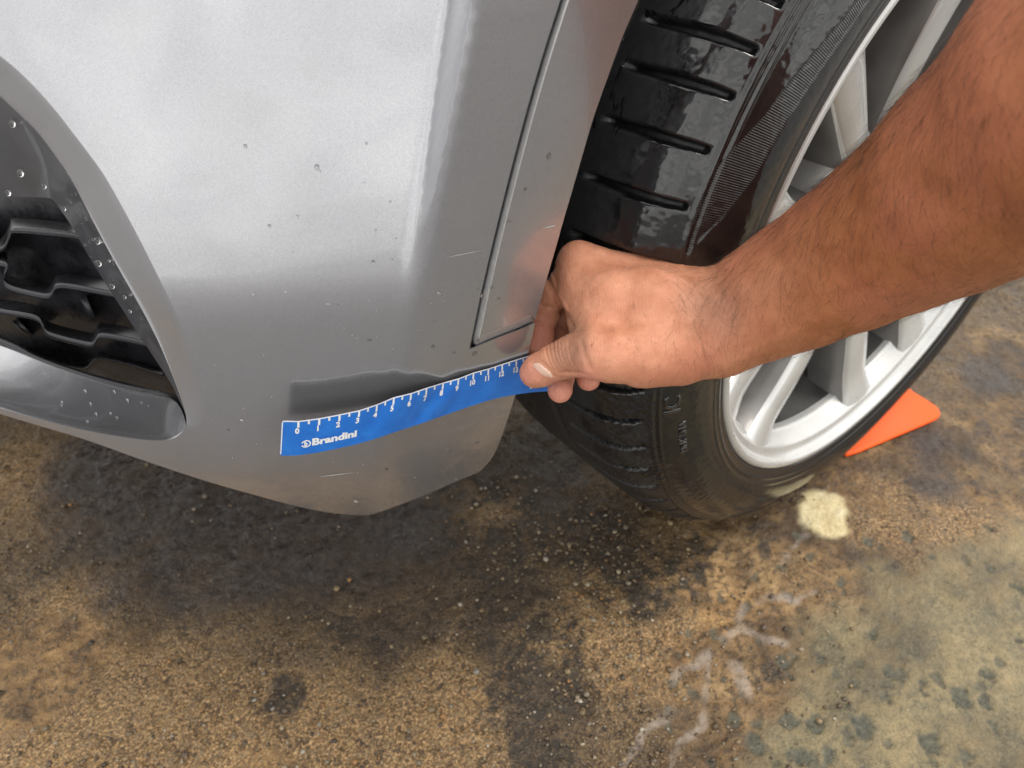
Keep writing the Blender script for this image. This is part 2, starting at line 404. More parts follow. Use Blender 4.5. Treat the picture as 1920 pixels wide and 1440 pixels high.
ground = mesh("ground", V, gridF(len(gy), len(gx)), gm, cols={"mask_one": np.c_[dark, green, np.clip(streak, 0, 1)], "mask_two": np.c_[pale, pits, wet]}, attrs={"grit": grit, "tone": tone, "outer": np.clip(sstep(.22, .02, Y) + sstep(.95, 1.5, X) + sstep(-.75, -1.2, X) + sstep(1.2, 1.8, Y), 0, 1)})
tag(ground, "wet brown stained concrete ground with worn aggregate", kind="structure")

# small exposed pebbles in the worn concrete (nobody could count them)
pm, t, p = newmat("pebble_stone"); nb = NB(t)
t.links.new(nb.attr("tint").outputs['Color'], p.inputs['Base Color']); p.inputs['Roughness'].default_value = .35
ico = bmesh.new(); bmesh.ops.create_icosphere(ico, subdivisions=1, radius=1)
iv = np.array([v_.co[:] for v_ in ico.verts]); iff = np.array([[q.index for q in f.verts] for f in ico.faces]); ico.free()
cand = []
while len(cand) < 2600:
    u_, v_ = rng.uniform(-60, 1600), rng.uniform(860, 1500)
    x_, y_ = gpt([(u_, v_)])[0]
    dn = .12 + .9 * max(0, 1 - abs(u_ - 1080) / 330) * (v_ < 1440) + .55 * max(0, 1 - u_ / 800) * (v_ > 1150)
    if fbm(np.array([x_ * 9]), np.array([y_ * 9]), 3, 91)[0] < .40: dn *= .25
    if rng.uniform() < dn: cand.append((x_, y_))
pv, pf, pc = [], [], []
tints = np.array([(.50, .40, .27), (.62, .55, .44), (.30, .20, .10), (.16, .11, .07), (.60, .30, .10), (.42, .30, .16), (.75, .70, .62)])
for k, (x_, y_) in enumerate(cand):
    r_ = np.clip(rng.lognormal(math.log(.00105), .45), .0005, .0032)
    q = iv * (1 + rng.uniform(-.22, .22, (len(iv), 1))) * r_ * np.array([rng.uniform(.8, 1.4), rng.uniform(.8, 1.2), rng.uniform(.5, .8)])
    a_ = rng.uniform(0, 6.28); ca, sa = math.cos(a_), math.sin(a_)
    q = np.c_[q[:, 0] * ca - q[:, 1] * sa, q[:, 0] * sa + q[:, 1] * ca, q[:, 2]]
    pv.append(q + [x_, y_, -.0016 + (fbm(np.array([x_ * 7]), np.array([y_ * 7]), 3, 2)[0] - .5) * .006 + r_ * .12]); pf.append(iff + k * len(iv))
    pc.append(np.repeat((tints[rng.choice(len(tints), p=[.20, .05, .30, .22, .03, .195, .005])] * rng.uniform(.25, .6))[None], len(iv), 0))
peb = mesh("pebbles", np.vstack(pv), np.vstack(pf), pm, cols={"tint": np.vstack(pc)}, smooth=False)
tag(peb, "small brown and cream pebbles showing in the worn concrete", "pebbles", kind="stuff")

# ------------------------------------------------------------------ the car
car = tag(empty("car", (0.2, .9, 0)), "grey metallic car with its front corner and front wheel in view", "car")
car_off = np.array([0.2, .9, 0])
CARP = []                                   # children get their inverse offset at the end
def cpart(o, label=None):
    CARP.append(o); o.parent = car; o.location = tuple(-car_off)
    if label: o["label"] = label
    return o

seam = catmull([(1135, -270), (1092, -130), (1050, 0), (1012, 120), (978, 240), (948, 355), (922, 460), (900, 555), (884, 632), (880, 655)], 6)
arch = catmull([(1300, -270), (1245, -120), (1197, 0), (1170, 62), (1143, 135), (1113, 220), (1090, 298), (1070, 367), (1053, 425), (1035, 487), (1018, 548), (1003, 600)], 6)
low_seam = np.array([(880, 655), (905, 645), (940, 631), (970, 620), (1003, 600 + 6)], float)
low_arch = catmull([(1003, 606), (992, 655), (976, 710), (957, 770), (930, 845), (906, 878), (895, 886)], 5)
bottom = catmull([(895, 886), (850, 905), (800, 927), (745, 948), (705, 962), (680, 966), (625, 962), (560, 950), (470, 926), (380, 900), (260, 860), (150, 821), (0, 776), (-220, 705), (-520, 600)], 5)
lip_front = catmull([(-520, 590), (-220, 697), (0, 765), (80, 788), (160, 807), (240, 821), (292, 826), (322, 823), (340, 812), (348, 800)], 6)
IN_ = [(348, 800), (349.5, 783), (336, 738), (304, 656), (274, 596), (209, 481), (168, 404), (134, 338), (87, 270), (60, 238), (13, 194), (-60, 130), (-250, 20), (-520, -80)]
OUT_ = [(352, 805), (378, 796), (385, 742), (360, 664), (332, 592), (266, 457), (226, 382), (190, 320), (135, 247), (108, 212), (62, 160), (-15, 93), (-230, -48), (-520, -160)]
REC_ = [(347, 800), (346, 786), (330, 737), (303, 692), (250, 612), (178, 500), (138, 430), (114, 394), (98, 374), (78, 370), (15, 369), (-60, 366), (-250, 360), (-520, 350)]
def smoothp(q, n=7):
    k = np.ones(n) / n; r = q.copy()
    for c_ in range(2): r[n:-n, c_] = np.convolve(q[:, c_], k, 'same')[n:-n]
    return r
oi = smoothp(catmull(IN_, 10)); oo = smoothp(catmull(OUT_, 10)); nO = len(oi)
fade = sstep(0, 52, np.arange(nO))
# main skin: outline runs top-left -> top-right -> seam -> low seam -> arch -> bottom -> lip front -> up along the chamfer
# the bumper face reaches the outer edge of the chamfer
face_edge = oo
outline = np.vstack([[(-520, -160)], np.array([(-520, -420), (-200, -420), (200, -420), (600, -400), (900, -340)], float), seam[:-1], low_seam[:-1], low_arch[:-1], bottom[:-1], lip_front, face_edge[:-1]])
P2, T = fill2d(outline, 15)
P3 = hit(P2[:, 0], P2[:, 1])
bumper = cpart(mesh("bumper", P3, T, paint))
def fix_normals(o, toward=None):
    bm = bmesh.new(); bm.from_mesh(o.data); bmesh.ops.recalc_face_normals(bm, faces=bm.faces)
    if toward is not None:
        f = max(bm.faces, key=lambda f_: f_.calc_area())
        if f.normal.dot(Vector(toward) - f.calc_center_median()) < 0: bmesh.ops.reverse_faces(bm, faces=bm.faces)
    bm.to_mesh(o.data); bm.free()
fix_normals(bumper, (0, 0, .6))

# chamfer round the lower grille opening, and the recess wall behind it
A = hit(oo[:, 0], oo[:, 1], 0.0)
rows = []
for f_, dd in ((0, 0), (.12, .0007), (.3, .0028), (.55, .0062), (.82, .0098), (.95, .0118), (1.0, .0138)):
    q = oo * (1 - f_) + oi * f_; rows.append(hit(q[:, 0], q[:, 1], dd * (.01 + .99 * fade)))
ch = cpart(strip("grille_surround", rows, paint)); fix_normals(ch, (0, 0, .6))
rec_in = smoothp(catmull(REC_, 10))
rows = [hit(oi[:, 0], oi[:, 1], .0138 * (.01 + .99 * fade))]
for f_ in (.08, .5, 1.0):
    q = oi * (1 - f_) + rec_in * f_; rows.append(hit(q[:, 0], q[:, 1], .0138 * (.01 + .99 * fade) + .003 + .034 * f_))
rw = cpart(strip("recess_wall", rows, recess_mat)); fix_normals(rw, (0, 0, .6))

# lower lip of the bumper: shelf below the grille
lf = resample(lip_front, 70)
lb = resample(catmull([(-520, 470), (-220, 575), (0, 648), (110, 690), (233, 729), (300, 742), (328, 752), (342, 772), (348, 793)], 6), 70)
lip_taper = .03 + .97 * sstep(69, 64, np.arange(70))
rows = []
for f_, dd in ((0, .0), (.03, .0012), (.08, .0046), (.2, .0118), (.5, .0248), (.8, .037), (1, .0445)):
    q = lf * (1 - f_) + lb * f_; rows.append(hit(q[:, 0], q[:, 1], dd * lip_taper))
lip = cpart(strip("lower_lip", rows, paint)); fix_normals(lip, (0, 0, .6))
lg = resample(catmull([(-520, 448), (-220, 553), (0, 628), (67, 664), (160, 697), (243, 719), (320, 737), (337, 746)], 6), 70)
rows = [hit(lb[:, 0], lb[:, 1], .0445 * lip_taper), hit(lb[:, 0] * .7 + lg[:, 0] * .3, lb[:, 1] * .7 + lg[:, 1] * .3, .0455), hit(lb[:, 0] * .55 + lg[:, 0] * .45, lb[:, 1] * .55 + lg[:, 1] * .45, .0445), hit(lb[:, 0] * .2 + lg[:, 0] * .8, lb[:, 1] * .2 + lg[:, 1] * .8, .047), hit(lg[:, 0], lg[:, 1], .060)]
tr = cpart(strip("grille_trim", rows, black_plastic)); fix_normals(tr, (0, 0, .6))

# returns (thickness) of the skin at its bottom and at the wheel arch
def flange(name, px, seq, mat):
    rows = []
    tang = np.gradient(px, axis=0); nrm = np.c_[-tang[:, 1], tang[:, 0]]; nrm /= np.linalg.norm(nrm, axis=1, keepdims=True) + 1e-9
    for off, dd in seq:
        q = px + nrm * off; rows.append(hit(q[:, 0], q[:, 1], dd))
    o = cpart(strip(name, rows, mat)); fix_normals(o); return o
flange("bumper_bottom_edge", bottom, [(0, 0), (-.6, .0012), (0, .004), (4, .014), (8, .03)], paint)
flange("arch_return", np.vstack([low_arch]), [(0, 0), (-.6, .0010), (-.4, .0030), (3, .010), (8, .025)], paint)
flange("seam_return", seam, [(0, 0), (-1.0, .0006), (-2.2, .0022), (-2.6, .006)], paint)
flange("lower_seam_return", low_seam, [(0, 0), (-1.0, .0006), (-2.2, .0022), (-2.6, .006)], paint)

edge_highlight = simple("edge_highlight_paint", (.58, .575, .57), .34, metal=.55, coat=.6, noise=.08, nscale=300)  # paler than the body paint: the rolled edge's highlight put into colour
# wheel arch trim panel right of the seam, proud of the bumper, with a rounded edge
def inset_path(path, d):
    tang = np.gradient(path, axis=0); nrm = np.c_[tang[:, 1], -tang[:, 0]]; nrm /= np.linalg.norm(nrm, axis=1, keepdims=True) + 1e-9
    return path + nrm * d
sl = resample(seam[:-1], 60); bl = resample(np.array([(885, 652), (908, 642.5), (942, 628.5), (971, 617.5), (1001, 602)], float), 14)
edge = np.vstack([sl[:-1] + [2.2, 0], [(882.8, 647), (884.5, 651.5)], bl[1:]])
edge = resample(catmull(resample(edge, 46), 3), 120)
ein = inset_path(edge, 13.5)
trim_d = -.0030
TRO = np.vstack([ein, resample(arch, 70)[::-1]])
keep = ein.copy()
P2, T = fill2d(np.vstack([ein, resample(arch, 60)[::-1]]), 13)
P3 = hit(P2[:, 0], P2[:, 1], trim_d)
tp = cpart(mesh("wheel_arch_trim", P3, T, paint)); fix_normals(tp, (0, 0, .6))
rows = []
for f_, dd in ((1.0, trim_d), (.9, trim_d + .0002), (.78, trim_d + .0009), (.5, trim_d + .0027), (.25, trim_d + .0043), (.12, trim_d + .0056), (0, trim_d + .0085)):
    q = edge * (1 - f_) + ein * f_; rows.append(hit(q[:, 0], q[:, 1], dd))
te = strip("rounded_edge", rows, edge_highlight); te.parent = tp; fix_normals(te, (0, 0, .6))
gf = mesh("seam_gap", np.vstack([hit(resample(seam, 60)[:, 0] - 3, resample(seam, 60)[:, 1], .006), hit(resample(seam, 60)[:, 0] + 12, resample(seam, 60)[:, 1] + 4, .0065)]), gridF(2, 60), liner_mat); gf.parent = tp
flange("arch_return", arch, [(0, trim_d), (-.7, trim_d + .0010), (-.5, trim_d + .0030), (3, .010), (8, .030)], paint)

# ------------------------------------------------------------------ lower grille: wavy slats in a dark recess
grille_back_m = simple("wet_dark_grille_plastic", (.040, .040, .047), .30, noise=.5, nscale=70, bump=.5, bscale=120)
panel = [(-560, 330), (112, 330), (160, 440), (260, 600), (345, 740), (352, 790), (0, 690), (-560, 500)]
P2, T = fill2d(np.array(panel, float), 40)
gp = cpart(mesh("grille_back", hit(P2[:, 0], P2[:, 1], .098), T, grille_back_m))
slats = [[(-200, 425), (-180, 450), (-90, 458), (-60, 430), (-40, 432), (-20, 462), (6, 463), (20, 436), (30, 429), (127, 437), (152, 442), (175, 450)],
         [(-160, 470), (-130, 500), (-60, 505), (-40, 484), (0, 490), (15, 496), (8, 512), (16, 535), (84, 552), (98, 547), (113, 532), (195, 545), (232, 553)],
         [(-160, 560), (-130, 590), (-60, 600), (-35, 575), (10, 582), (66, 592), (80, 606), (93, 624), (167, 643), (178, 638), (191, 626), (253, 636), (290, 646)],
         [(-160, 640), (-60, 655), (40, 665), (150, 690), (170, 682), (185, 672), (245, 684), (305, 704)]]
for k, s_ in enumerate(slats):
    q = resample(catmull(s_, 5), 80); dd = [.060, .056, .056, .085][k]
    hh_ = np.array([9, 9, 9, 5])[k]
    up = np.array([0, 1.0])
    rows = [hit(q[:, 0], q[:, 1] - 20, dd + .030), hit(q[:, 0], q[:, 1] - 3, dd + .0015), hit(q[:, 0], q[:, 1] - 1.0, dd), hit(q[:, 0], q[:, 1] + hh_ - 2, dd), hit(q[:, 0], q[:, 1] + hh_, dd + .002), hit(q[:, 0], q[:, 1] + hh_ - 6, dd + .030)]
    o = cpart(strip("grille_slat", rows, black_plastic)); fix_normals(o, (0, 0, .6))
for (a_, b_) in (((22, 603), (52, 634)), ((-120, 500), (-90, 540)), ((150, 560), (170, 600))):
    q0 = hit(np.array([a_[0], b_[0], b_[0] + 9, a_[0] + 11]), np.array([a_[1], b_[1], b_[1] - 6, a_[1] - 6]), .075); q1 = hit(np.array([a_[0], b_[0], b_[0] + 9, a_[0] + 11]), np.array([a_[1], b_[1], b_[1] - 6, a_[1] - 6]), .12)
    o = cpart(mesh("grille_rib", np.vstack([q0, q1]), [(0, 1, 2, 3), (0, 4, 5, 1), (1, 5, 6, 2), (2, 6, 7, 3), (3, 7, 4, 0)], black_plastic, smooth=False)); fix_normals(o)

# ------------------------------------------------------------------ wheel
WC = np.array([.2646, .6274, .3221]); WA = .9001
WN = np.array([math.cos(WA), -math.sin(WA), 0]); WT = np.array([math.sin(WA), math.cos(WA), 0]); WZ = np.array([0, 0, 1.0])
RT = .3221
def wpt(r, o, th):
    r, o, th = np.broadcast_arrays(np.asarray(r, float), np.asarray(o, float), np.asarray(th, float))
    return WC + o[..., None] * WN + r[..., None] * (np.cos(th)[..., None] * WT + np.sin(th)[..., None] * WZ)
wheel = bpy.data.objects.new("wheel", None); col.objects.link(wheel); cpart(wheel)
def wpart(o, label=None):
    o.parent = wheel
    if label: o["label"] = label
    return o
prof = np.array([(.231, .092), (.236, .101), (.2415, .1055), (.247, .1085), (.255, .1105), (.267, .1115), (.281, .1088), (.296, .1015), (.3065, .0925), (.3145, .082), (.319, .069), (.3214, .05), (.3221, 0),
                 (.3214, -.05), (.319, -.069), (.3145, -.082), (.296, -.102), (.267, -.112), (.245, -.108), (.231, -.092)])
ps = np.r_[0, np.cumsum(np.hypot(*np.diff(prof, axis=0).T))]
psm = catmull(prof, 8); pss = np.r_[0, np.cumsum(np.hypot(*np.diff(psm, axis=0).T))]
ns = 330; S = np.linspace(0, pss[-1], ns); S = np.r_[np.linspace(0, .235, 250), np.linspace(.237, pss[-1], 60)]; ns = len(S)
pr_ = np.interp(S, pss, psm[:, 0]); po_ = np.interp(S, pss, psm[:, 1])
dn_r = np.gradient(pr_, S); dn_o = np.gradient(po_, S); nl = np.hypot(dn_r, dn_o); n_r, n_o = -dn_o / nl, dn_r / nl
if n_r[ns // 2] < 0: n_r, n_o = -n_r, -n_o
TH = np.radians(np.r_[np.arange(125, 232, .16), np.arange(232, 485, 1.2)])
S0 = .079 - .0725       # arc offset between profile used for fitting and this one
sh_i = np.interp(.302, pr_[:90][np.argsort(pr_[:90])], S[:90][np.argsort(pr_[:90])])  # arc position of the shoulder line
sr = S - sh_i                                                    # 0 at the shoulder rib, grows towards the tread centre
SR, TT = np.meshgrid(sr, np.degrees(TH), indexing='xy')
slit_th = [117.5, 122.2, 126.8, 131.4, 136.0, 140.6, 145.1, 149.5, 154.8, 160.6, 166.9, 172.8, 178.4, 184.0, 189.5, 195, 200.5, 206, 211.5, 217, 222.5, 228, 233.5]
Dsp = np.zeros_like(SR)
along = np.clip((SR - .006) / .066, 0, 1)
slit = np.zeros_like(SR)
for th0 in slit_th:
    c_ = th0 + .15 + (along - .0) * .75 + np.where(TT > 180, along * 1.2, 0)
    wdt = .50 + .12 * np.sin(along * 3.1)
    slit = np.maximum(slit, sstep(wdt, wdt * .45, np.abs(TT - c_)))
slit *= sstep(.004, .008, SR) * sstep(.075, .066, SR)
Dsp -= slit * .0055
circ = np.zeros_like(SR)
for c_ in (.0855, .126, .166):
    circ = np.maximum(circ, sstep(.0054, .0040, np.abs(SR - c_)))
Dsp -= circ * .0065
rib = sstep(.0022, .0008, np.abs(SR)) + .8 * sstep(.0016, .0006, np.abs(SR + .0048))
Dsp += rib * .0012
for c_ in (-.050, -.0555, -.062):
    Dsp += .0008 * sstep(.0012, .0004, np.abs(SR - c_))
scuff = sstep(.30, .7, fbm(TT * 2.4, SR * 400, 3, 66)) * sstep(.022, .012, np.abs(SR - .014)) * sstep(180, 186, TT) * sstep(211, 203, TT)
Dsp -= scuff * .0010
Dsp += (fbm(TT * 1.3, SR * 300, 3, 5) - .5) * .0004 * sstep(-.07, -.02, SR)
# swept knurled band on the sidewall
band = np.interp(TT, [125, 138, 150, 156, 161, 164, 166], [-.036, -.033, -.022, -.014, -.008, -.004, -.003])
bandw = np.interp(TT, [125, 138, 150, 156, 161, 164.5, 165.5], [.0035, .004, .0075, .0125, .0085, .002, 0])
kn = sstep(1.0, .9, np.abs(SR - band) / np.maximum(bandw, 1e-4)) * (bandw > 0)
Dsp -= kn * .0005
rr_ = pr_[None] + Dsp * n_r[None]; oo_ = po_[None] + Dsp * n_o[None]
flat = rr_ * np.sin(np.radians(TT))                              # flatten a little at the ground
VV = wpt(rr_, oo_, np.radians(TT))
bul = np.clip(.006 - VV[..., 2], 0, None)
VV[..., 2] = np.maximum(VV[..., 2], .0015); VV += (bul * .5)[..., None] * WN * (SR < .05).astype(float)[..., None]
tyre_m, t, p = newmat("wet_black_rubber"); nb = NB(t); v = nb.vec()
sA = nb.attr("across").outputs['Fac']; kA = nb.attr("knurl").outputs['Fac']; tA = nb.attr("angle").outputs['Fac']; gA = nb.attr("groove").outputs['Fac']; lowA = nb.attr("lower").outputs['Fac']
n1 = nb.noise(v, 55, 5, .6, .8); n2 = nb.noise(v, 260, 4, .6)
mpn = nb.n("ShaderNodeMapping"); mpn.inputs['Scale'].default_value = (45, 45, 7); t.links.new(v, mpn.inputs['Vector'])
n3 = nb.noise(mpn.outputs['Vector'], 1, 4, .6, 1.2)
wetm = nb.mr(nb.math('ADD', sA, nb.math('MULTIPLY', nb.math('SUBTRACT', n1, .5), .022)), .050, .034)
drip = nb.mr(n3, .58, .64)
wetm = nb.math('MAXIMUM', wetm, drip)
wetm = nb.math('MULTIPLY', wetm, nb.math('SUBTRACT', 1.0, nb.math('MULTIPLY', nb.math('MULTIPLY', lowA, nb.mr(sA, -.004, .006)), nb.mr(n1, .4, .6, .15, .8))))
slA = nb.attr('slit').outputs['Fac']; wetm = nb.math('MULTIPLY', wetm, nb.math('SUBTRACT', 1.0, nb.mr(slA, .55, .98)))
cdry = nb.mix(n2, (.015, .016, .018), (.028, .029, .032))
cdry = nb.mix(nb.math('MULTIPLY', lowA, .5), cdry, (.028, .026, .024))
ctr = nb.mix(nb.math('MULTIPLY', gA, nb.mr(n1, .45, .65)), nb.mix(wetm, cdry, (.006, .006, .007)), (.20, .16, .11))
ctr = nb.mix(nb.mr(slA, .4, .95), ctr, (.006, .006, .007)); t.links.new(ctr, p.inputs['Base Color'])
p.inputs['Coat Weight'].default_value = .4; p.inputs['Coat Roughness'].default_value = .06; t.links.new(nb.math('MULTIPLY', nb.math('MULTIPLY', wetm, .6), nb.math('SUBTRACT', 1.0, nb.math('MULTIPLY', lowA, .8))), p.inputs['Coat Weight'])
rdry = nb.mr(n2, .3, .7, .40, .52); rwet = nb.mr(n2, .35, .7, .06, .16)
xr = nb.n("ShaderNodeMix", data_type='FLOAT'); t.links.new(wetm, xr.inputs[0]); t.links.new(rdry, xr.inputs[2]); t.links.new(rwet, xr.inputs[3])
t.links.new(xr.outputs[0], p.inputs['Roughness'])
p.inputs['Specular IOR Level'].default_value = .42
sn = nb.math('SINE', nb.math('MULTIPLY', tA, 2 * math.pi / .26))
b1 = nb.bump(nb.math('MULTIPLY', sn, kA), .5, .0005)
t.links.new(nb.bump(nb.math('ADD', n1, nb.math('MULTIPLY', n2, .35)), .10, .0014, b1), p.inputs['Normal'])
tyre = wpart(mesh("tyre", VV.reshape(-1, 3), gridF(len(TH), ns), tyre_m, attrs={"across": SR.ravel(), "knurl": kn.ravel(), "slit": slit.ravel(), "angle": TT.ravel(), "groove": (circ * sstep(.004, .001, np.abs(np.abs(SR - .105) - .0205))).ravel(), "lower": sstep(182, 196, TT).ravel()}), "wet black tyre with slit shoulder tread and knurled sidewall band")
fix_normals(tyre, (0, 0, .6))

silver = simple("silver_wheel_lacquer", (.54, .54, .53), .28, metal=.40, coat=.6, coat_r=.06, noise=.06, nscale=25)
barrel_m = simple("dull_grey_barrel_metal", (.07, .068, .066), .5, metal=.5, noise=.25, nscale=30)
# rim: lip and barrel, one revolved skin
rp = np.array([(.2365, .092), (.2412, .100), (.2418, .1055), (.2402, .1078), (.2368, .1080), (.2350, .1062), (.2338, .1030), (.2318, .1000), (.229, .0985), (.2262, .0975), (.2242, .0945), (.2215, .0890), (.2190, .0835), (.2178, .0815), (.2172, .0790), (.2178, .0745), (.2085, .03), (.207, -.02), (.206, -.085), (.236, -.092)])
rps = np.vstack([rp[:1], catmull(rp[:15], 3)[1:], rp[15:]])
tth = np.linspace(0, 2 * np.pi, 181)[:-1]
VR = wpt(rps[None, :, 0], rps[None, :, 1], tth[:, None])
Fr = []
npf = len(rps)
i_ = np.arange(len(tth))[:, None]; j_ = np.arange(npf - 1)[None]
Fr = np.stack([i_ * npf + j_, i_ * npf + j_ + 1, ((i_ + 1) % len(tth)) * npf + j_ + 1, ((i_ + 1) % len(tth)) * npf + j_], -1).reshape(-1, 4)
rim = wpart(mesh("rim", VR.reshape(-1, 3), Fr, silver)); fix_normals(rim)
rim.data.materials.append(barrel_m)
mi = np.where((Fr % npf).min(1) >= npf - 5, 1, 0)
rim.data.polygons.foreach_set("material_index", mi.astype(np.int32))
spoke_shade_m = simple("shaded_spoke_side_paint", (.17, .165, .16), .38, metal=.5, coat=.3, noise=.15, nscale=40)  # spoke sides coloured darker to paint in the shade between the spokes
def spoke(deg, sweep=0):
    rs = np.linspace(.055, .226, 16)
    rows = []
    for r_ in rs:
        f = (r_ - .055) / .171
        th0 = math.radians(deg + sweep * (1 - f) ** 1.0)
        hw = .0115 + .0050 * f + max(0, f - .9) * .05      # half width of the front face
        bw = hw + .004 + .003 * f                                            # wider at the back
        of = .060 + .030 * f ** .8 + (.006 * max(0, f - .85) / .15)
        ob = of - .040 - .012 * (1 - f)
        sec = [(-bw, ob), (-bw * 1.0, ob + .006), (-hw - .0022, of - .0042), (-hw, of - .0012), (-hw + .0018, of), (-hw * .3, of + .0012), (hw * .3, of + .0012), (hw - .0018, of), (hw, of - .0012), (hw + .0022, of - .0042), (bw, ob + .006), (bw, ob)]
        rows.append(np.array([wpt(math.hypot(r_, w_), o_, th0 + math.atan2(w_, r_)) for w_, o_ in sec]))
    V_ = np.vstack(rows); n_ = len(rows[0])
    F_ = gridF(len(rows), n_)
    o = mesh("spoke", V_, F_, silver); wpart(o); o.data.materials.append(spoke_shade_m)
    jc = np.arange(len(F_)) % (n_ - 1)
    o.data.polygons.foreach_set("material_index", ((jc < 2) | (jc > 8)).astype(np.int32))
    fix_normals(o, WC + WN)
    return o
for k in range(5):
    spoke(134.8 + 72 * k, 2); spoke(86 + 72 * k, 23)
hp = np.array([(.001, .064), (.028, .064), (.031, .061), (.036, .058), (.066, .061), (.072, .056), (.074, .02)])
def revolve(name, pr, mat, n_=96, par=wheel):
    a_ = np.linspace(0, 2 * np.pi, n_ + 1)[:-1]; V_ = wpt(pr[None, :, 0], pr[None, :, 1], a_[:, None]); m_ = len(pr)
    i2 = np.arange(n_)[:, None]; j2 = np.arange(m_ - 1)[None]
    F_ = np.stack([i2 * m_ + j2, i2 * m_ + j2 + 1, ((i2 + 1) % n_) * m_ + j2 + 1, ((i2 + 1) % n_) * m_ + j2], -1).reshape(-1, 4)
    o = mesh(name, V_.reshape(-1, 3), F_, mat); o.parent = par; fix_normals(o); return o
revolve("hub_cap", hp, silver)
revolve("brake_disc", np.array([(.07, .012), (.075, .012), (.078, -.005), (.158, -.005), (.160, -.010), (.160, -.028), (.07, -.028)]), simple("brake_disc_steel", (.20, .19, .18), .38, metal=.9, noise=.2))
# brake caliper: rounded casting seen between the spokes
cm_ = simple("cast_grey_caliper", (.17, .16, .15), .42, metal=.5, noise=.15, nscale=50, bump=.2, bscale=200)
aa = np.linspace(math.radians(106), math.radians(150), 26); rows = []
for a_ in aa:
    e = min(1, min(a_ - aa[0], aa[-1] - a_) / math.radians(9)); e = .35 + .65 * math.sqrt(max(0, 1 - (1 - e) ** 2))
    lump = 1 + .12 * math.sin(a_ * 9)
    sec = []
    for q in np.linspace(0, 2 * np.pi, 17)[:-1]:
        cx, cy = math.copysign(abs(math.cos(q)) ** .6, math.cos(q)), math.copysign(abs(math.sin(q)) ** .6, math.sin(q))
        sec.append(wpt(.142 + cx * .030 * e, .004 + cy * .030 * e * lump, a_))
    rows.append(np.array(sec))
V_ = np.vstack(rows); F_ = list(map(tuple, gridF(len(rows), 16, True))) + [tuple(range(16)), tuple(range(len(V_) - 16, len(V_)))]
cal = wpart(mesh("brake_caliper", V_, F_, cm_)); fix_normals(cal)

# moulded letters on the sidewall
def text_mesh(body, size, bold=.0, xs=1.0, shear=0):
    cu = bpy.data.curves.new("lettering", 'FONT'); cu.body = body; cu.size = size; cu.offset = bold; cu.align_x = 'CENTER'; cu.align_y = 'CENTER'; cu.shear = shear; cu.resolution_u = 4
    ob = bpy.data.objects.new("lettering", cu); col.objects.link(ob)
    dg = bpy.context.evaluated_depsgraph_get(); me = bpy.data.meshes.new_from_object(ob.evaluated_get(dg))
    bm = bmesh.new(); bm.from_mesh(me)
    bmesh.ops.triangulate(bm, faces=bm.faces)
    bmesh.ops.remove_doubles(bm, verts=bm.verts, dist=1e-7)
    V_ = np.array([v_.co[:2] for v_ in bm.verts]); F_ = [tuple(q.index for q in f.verts) for f in bm.faces]
    bm.free(); bpy.data.objects.remove(ob); bpy.data.curves.remove(cu); bpy.data.meshes.remove(me)
    V_[:, 0] *= xs
    return V_, F_
def prof_at(s_rel, lift):
    s_ = s_rel + sh_i
    return np.interp(s_, S, pr_) + lift * np.interp(s_, S, n_r), np.interp(s_, S, po_) + lift * np.interp(s_, S, n_o)
def tyre_text(body, th0, s_rel, size, lift=.0009):
    V_, F_ = text_mesh(body, size, bold=.02 * size, xs=1.1)
    # letters read along the circumference, tops towards the tread
    th_ = math.radians(th0) - V_[:, 0] / .285
    r1, o1 = prof_at(s_rel + V_[:, 1], lift); r0, o0 = prof_at(s_rel + V_[:, 1], -.0006)
    n_ = len(V_)
    VV_ = np.vstack([wpt(r1, o1, th_), wpt(r0, o0, th_)])
    from collections import Counter
    ec = Counter(); 
    for f in F_:
        for a_, b_ in zip(f, f[1:] + f[:1]): ec[(min(a_, b_), max(a_, b_))] += 1
    F2 = list(F_) + [(a_, b_, b_ + n_, a_ + n_) for (a_, b_), c_ in ec.items() if c_ == 1]
    o = mesh("moulded_lettering", VV_, F2, tyre_m, smooth=False, attrs={"across": np.full(2 * n_, -.02), "lower": np.zeros(2 * n_)}); o.parent = wheel; fix_normals(o)
tyre_text("IC", 187.0, -.014, .016)
tyre_text("DNT LNA", 194.6, -.021, .0075)

# ------------------------------------------------------------------ wheel house, fender and underbody of the car
# inner arch liner: half drum round the wheel
aa = np.radians(np.linspace(-25, 186, 60)); ob_ = np.array([-.28, -.12, .0, .035])
Vl = wpt(np.full((60, 4), .372) + np.array([0, 0, 0, -.0])[None], np.broadcast_to(ob_[None], (60, 4)), np.broadcast_to(aa[:, None], (60, 4)))
ln_ = cpart(mesh("wheel_arch_liner", Vl.reshape(-1, 3), gridF(60, 4), liner_mat))
# body side above and behind the wheel, following the same surface
archP = hit(resample(arch, 12)[:, 0], resample(arch, 12)[:, 1], trim_d)
xc = .33; 
a0_ = math.degrees(math.atan2(archP[0][2] - .335, (archP[0][0] - xc) / .82)); r0_ = math.hypot(archP[0][2] - .335, (archP[0][0] - xc) / .82)
fa = np.radians(np.linspace(a0_ - 1, -20, 50)); fen = []
for k, a_ in enumerate(fa):
    row = []
    for f in np.linspace(0, 1, 14):
        r_ = r0_ + .004
        x0 = xc + r_ * .82 * math.cos(a_); z0 = .335 + r_ * math.sin(a_)
        x1 = xc + (.62 if math.cos(a_) > 0 else .30) * math.cos(a_) * 1.4; z1 = .86 if math.sin(a_) > .15 else z0
        x_ = x0 * (1 - f) + x1 * f; z_ = z0 * (1 - f) + z1 * f
        row.append((x_, g(np.array(x_), np.array(z_)) + .004, z_))
    fen.append(row)
fen = np.array(fen, float)
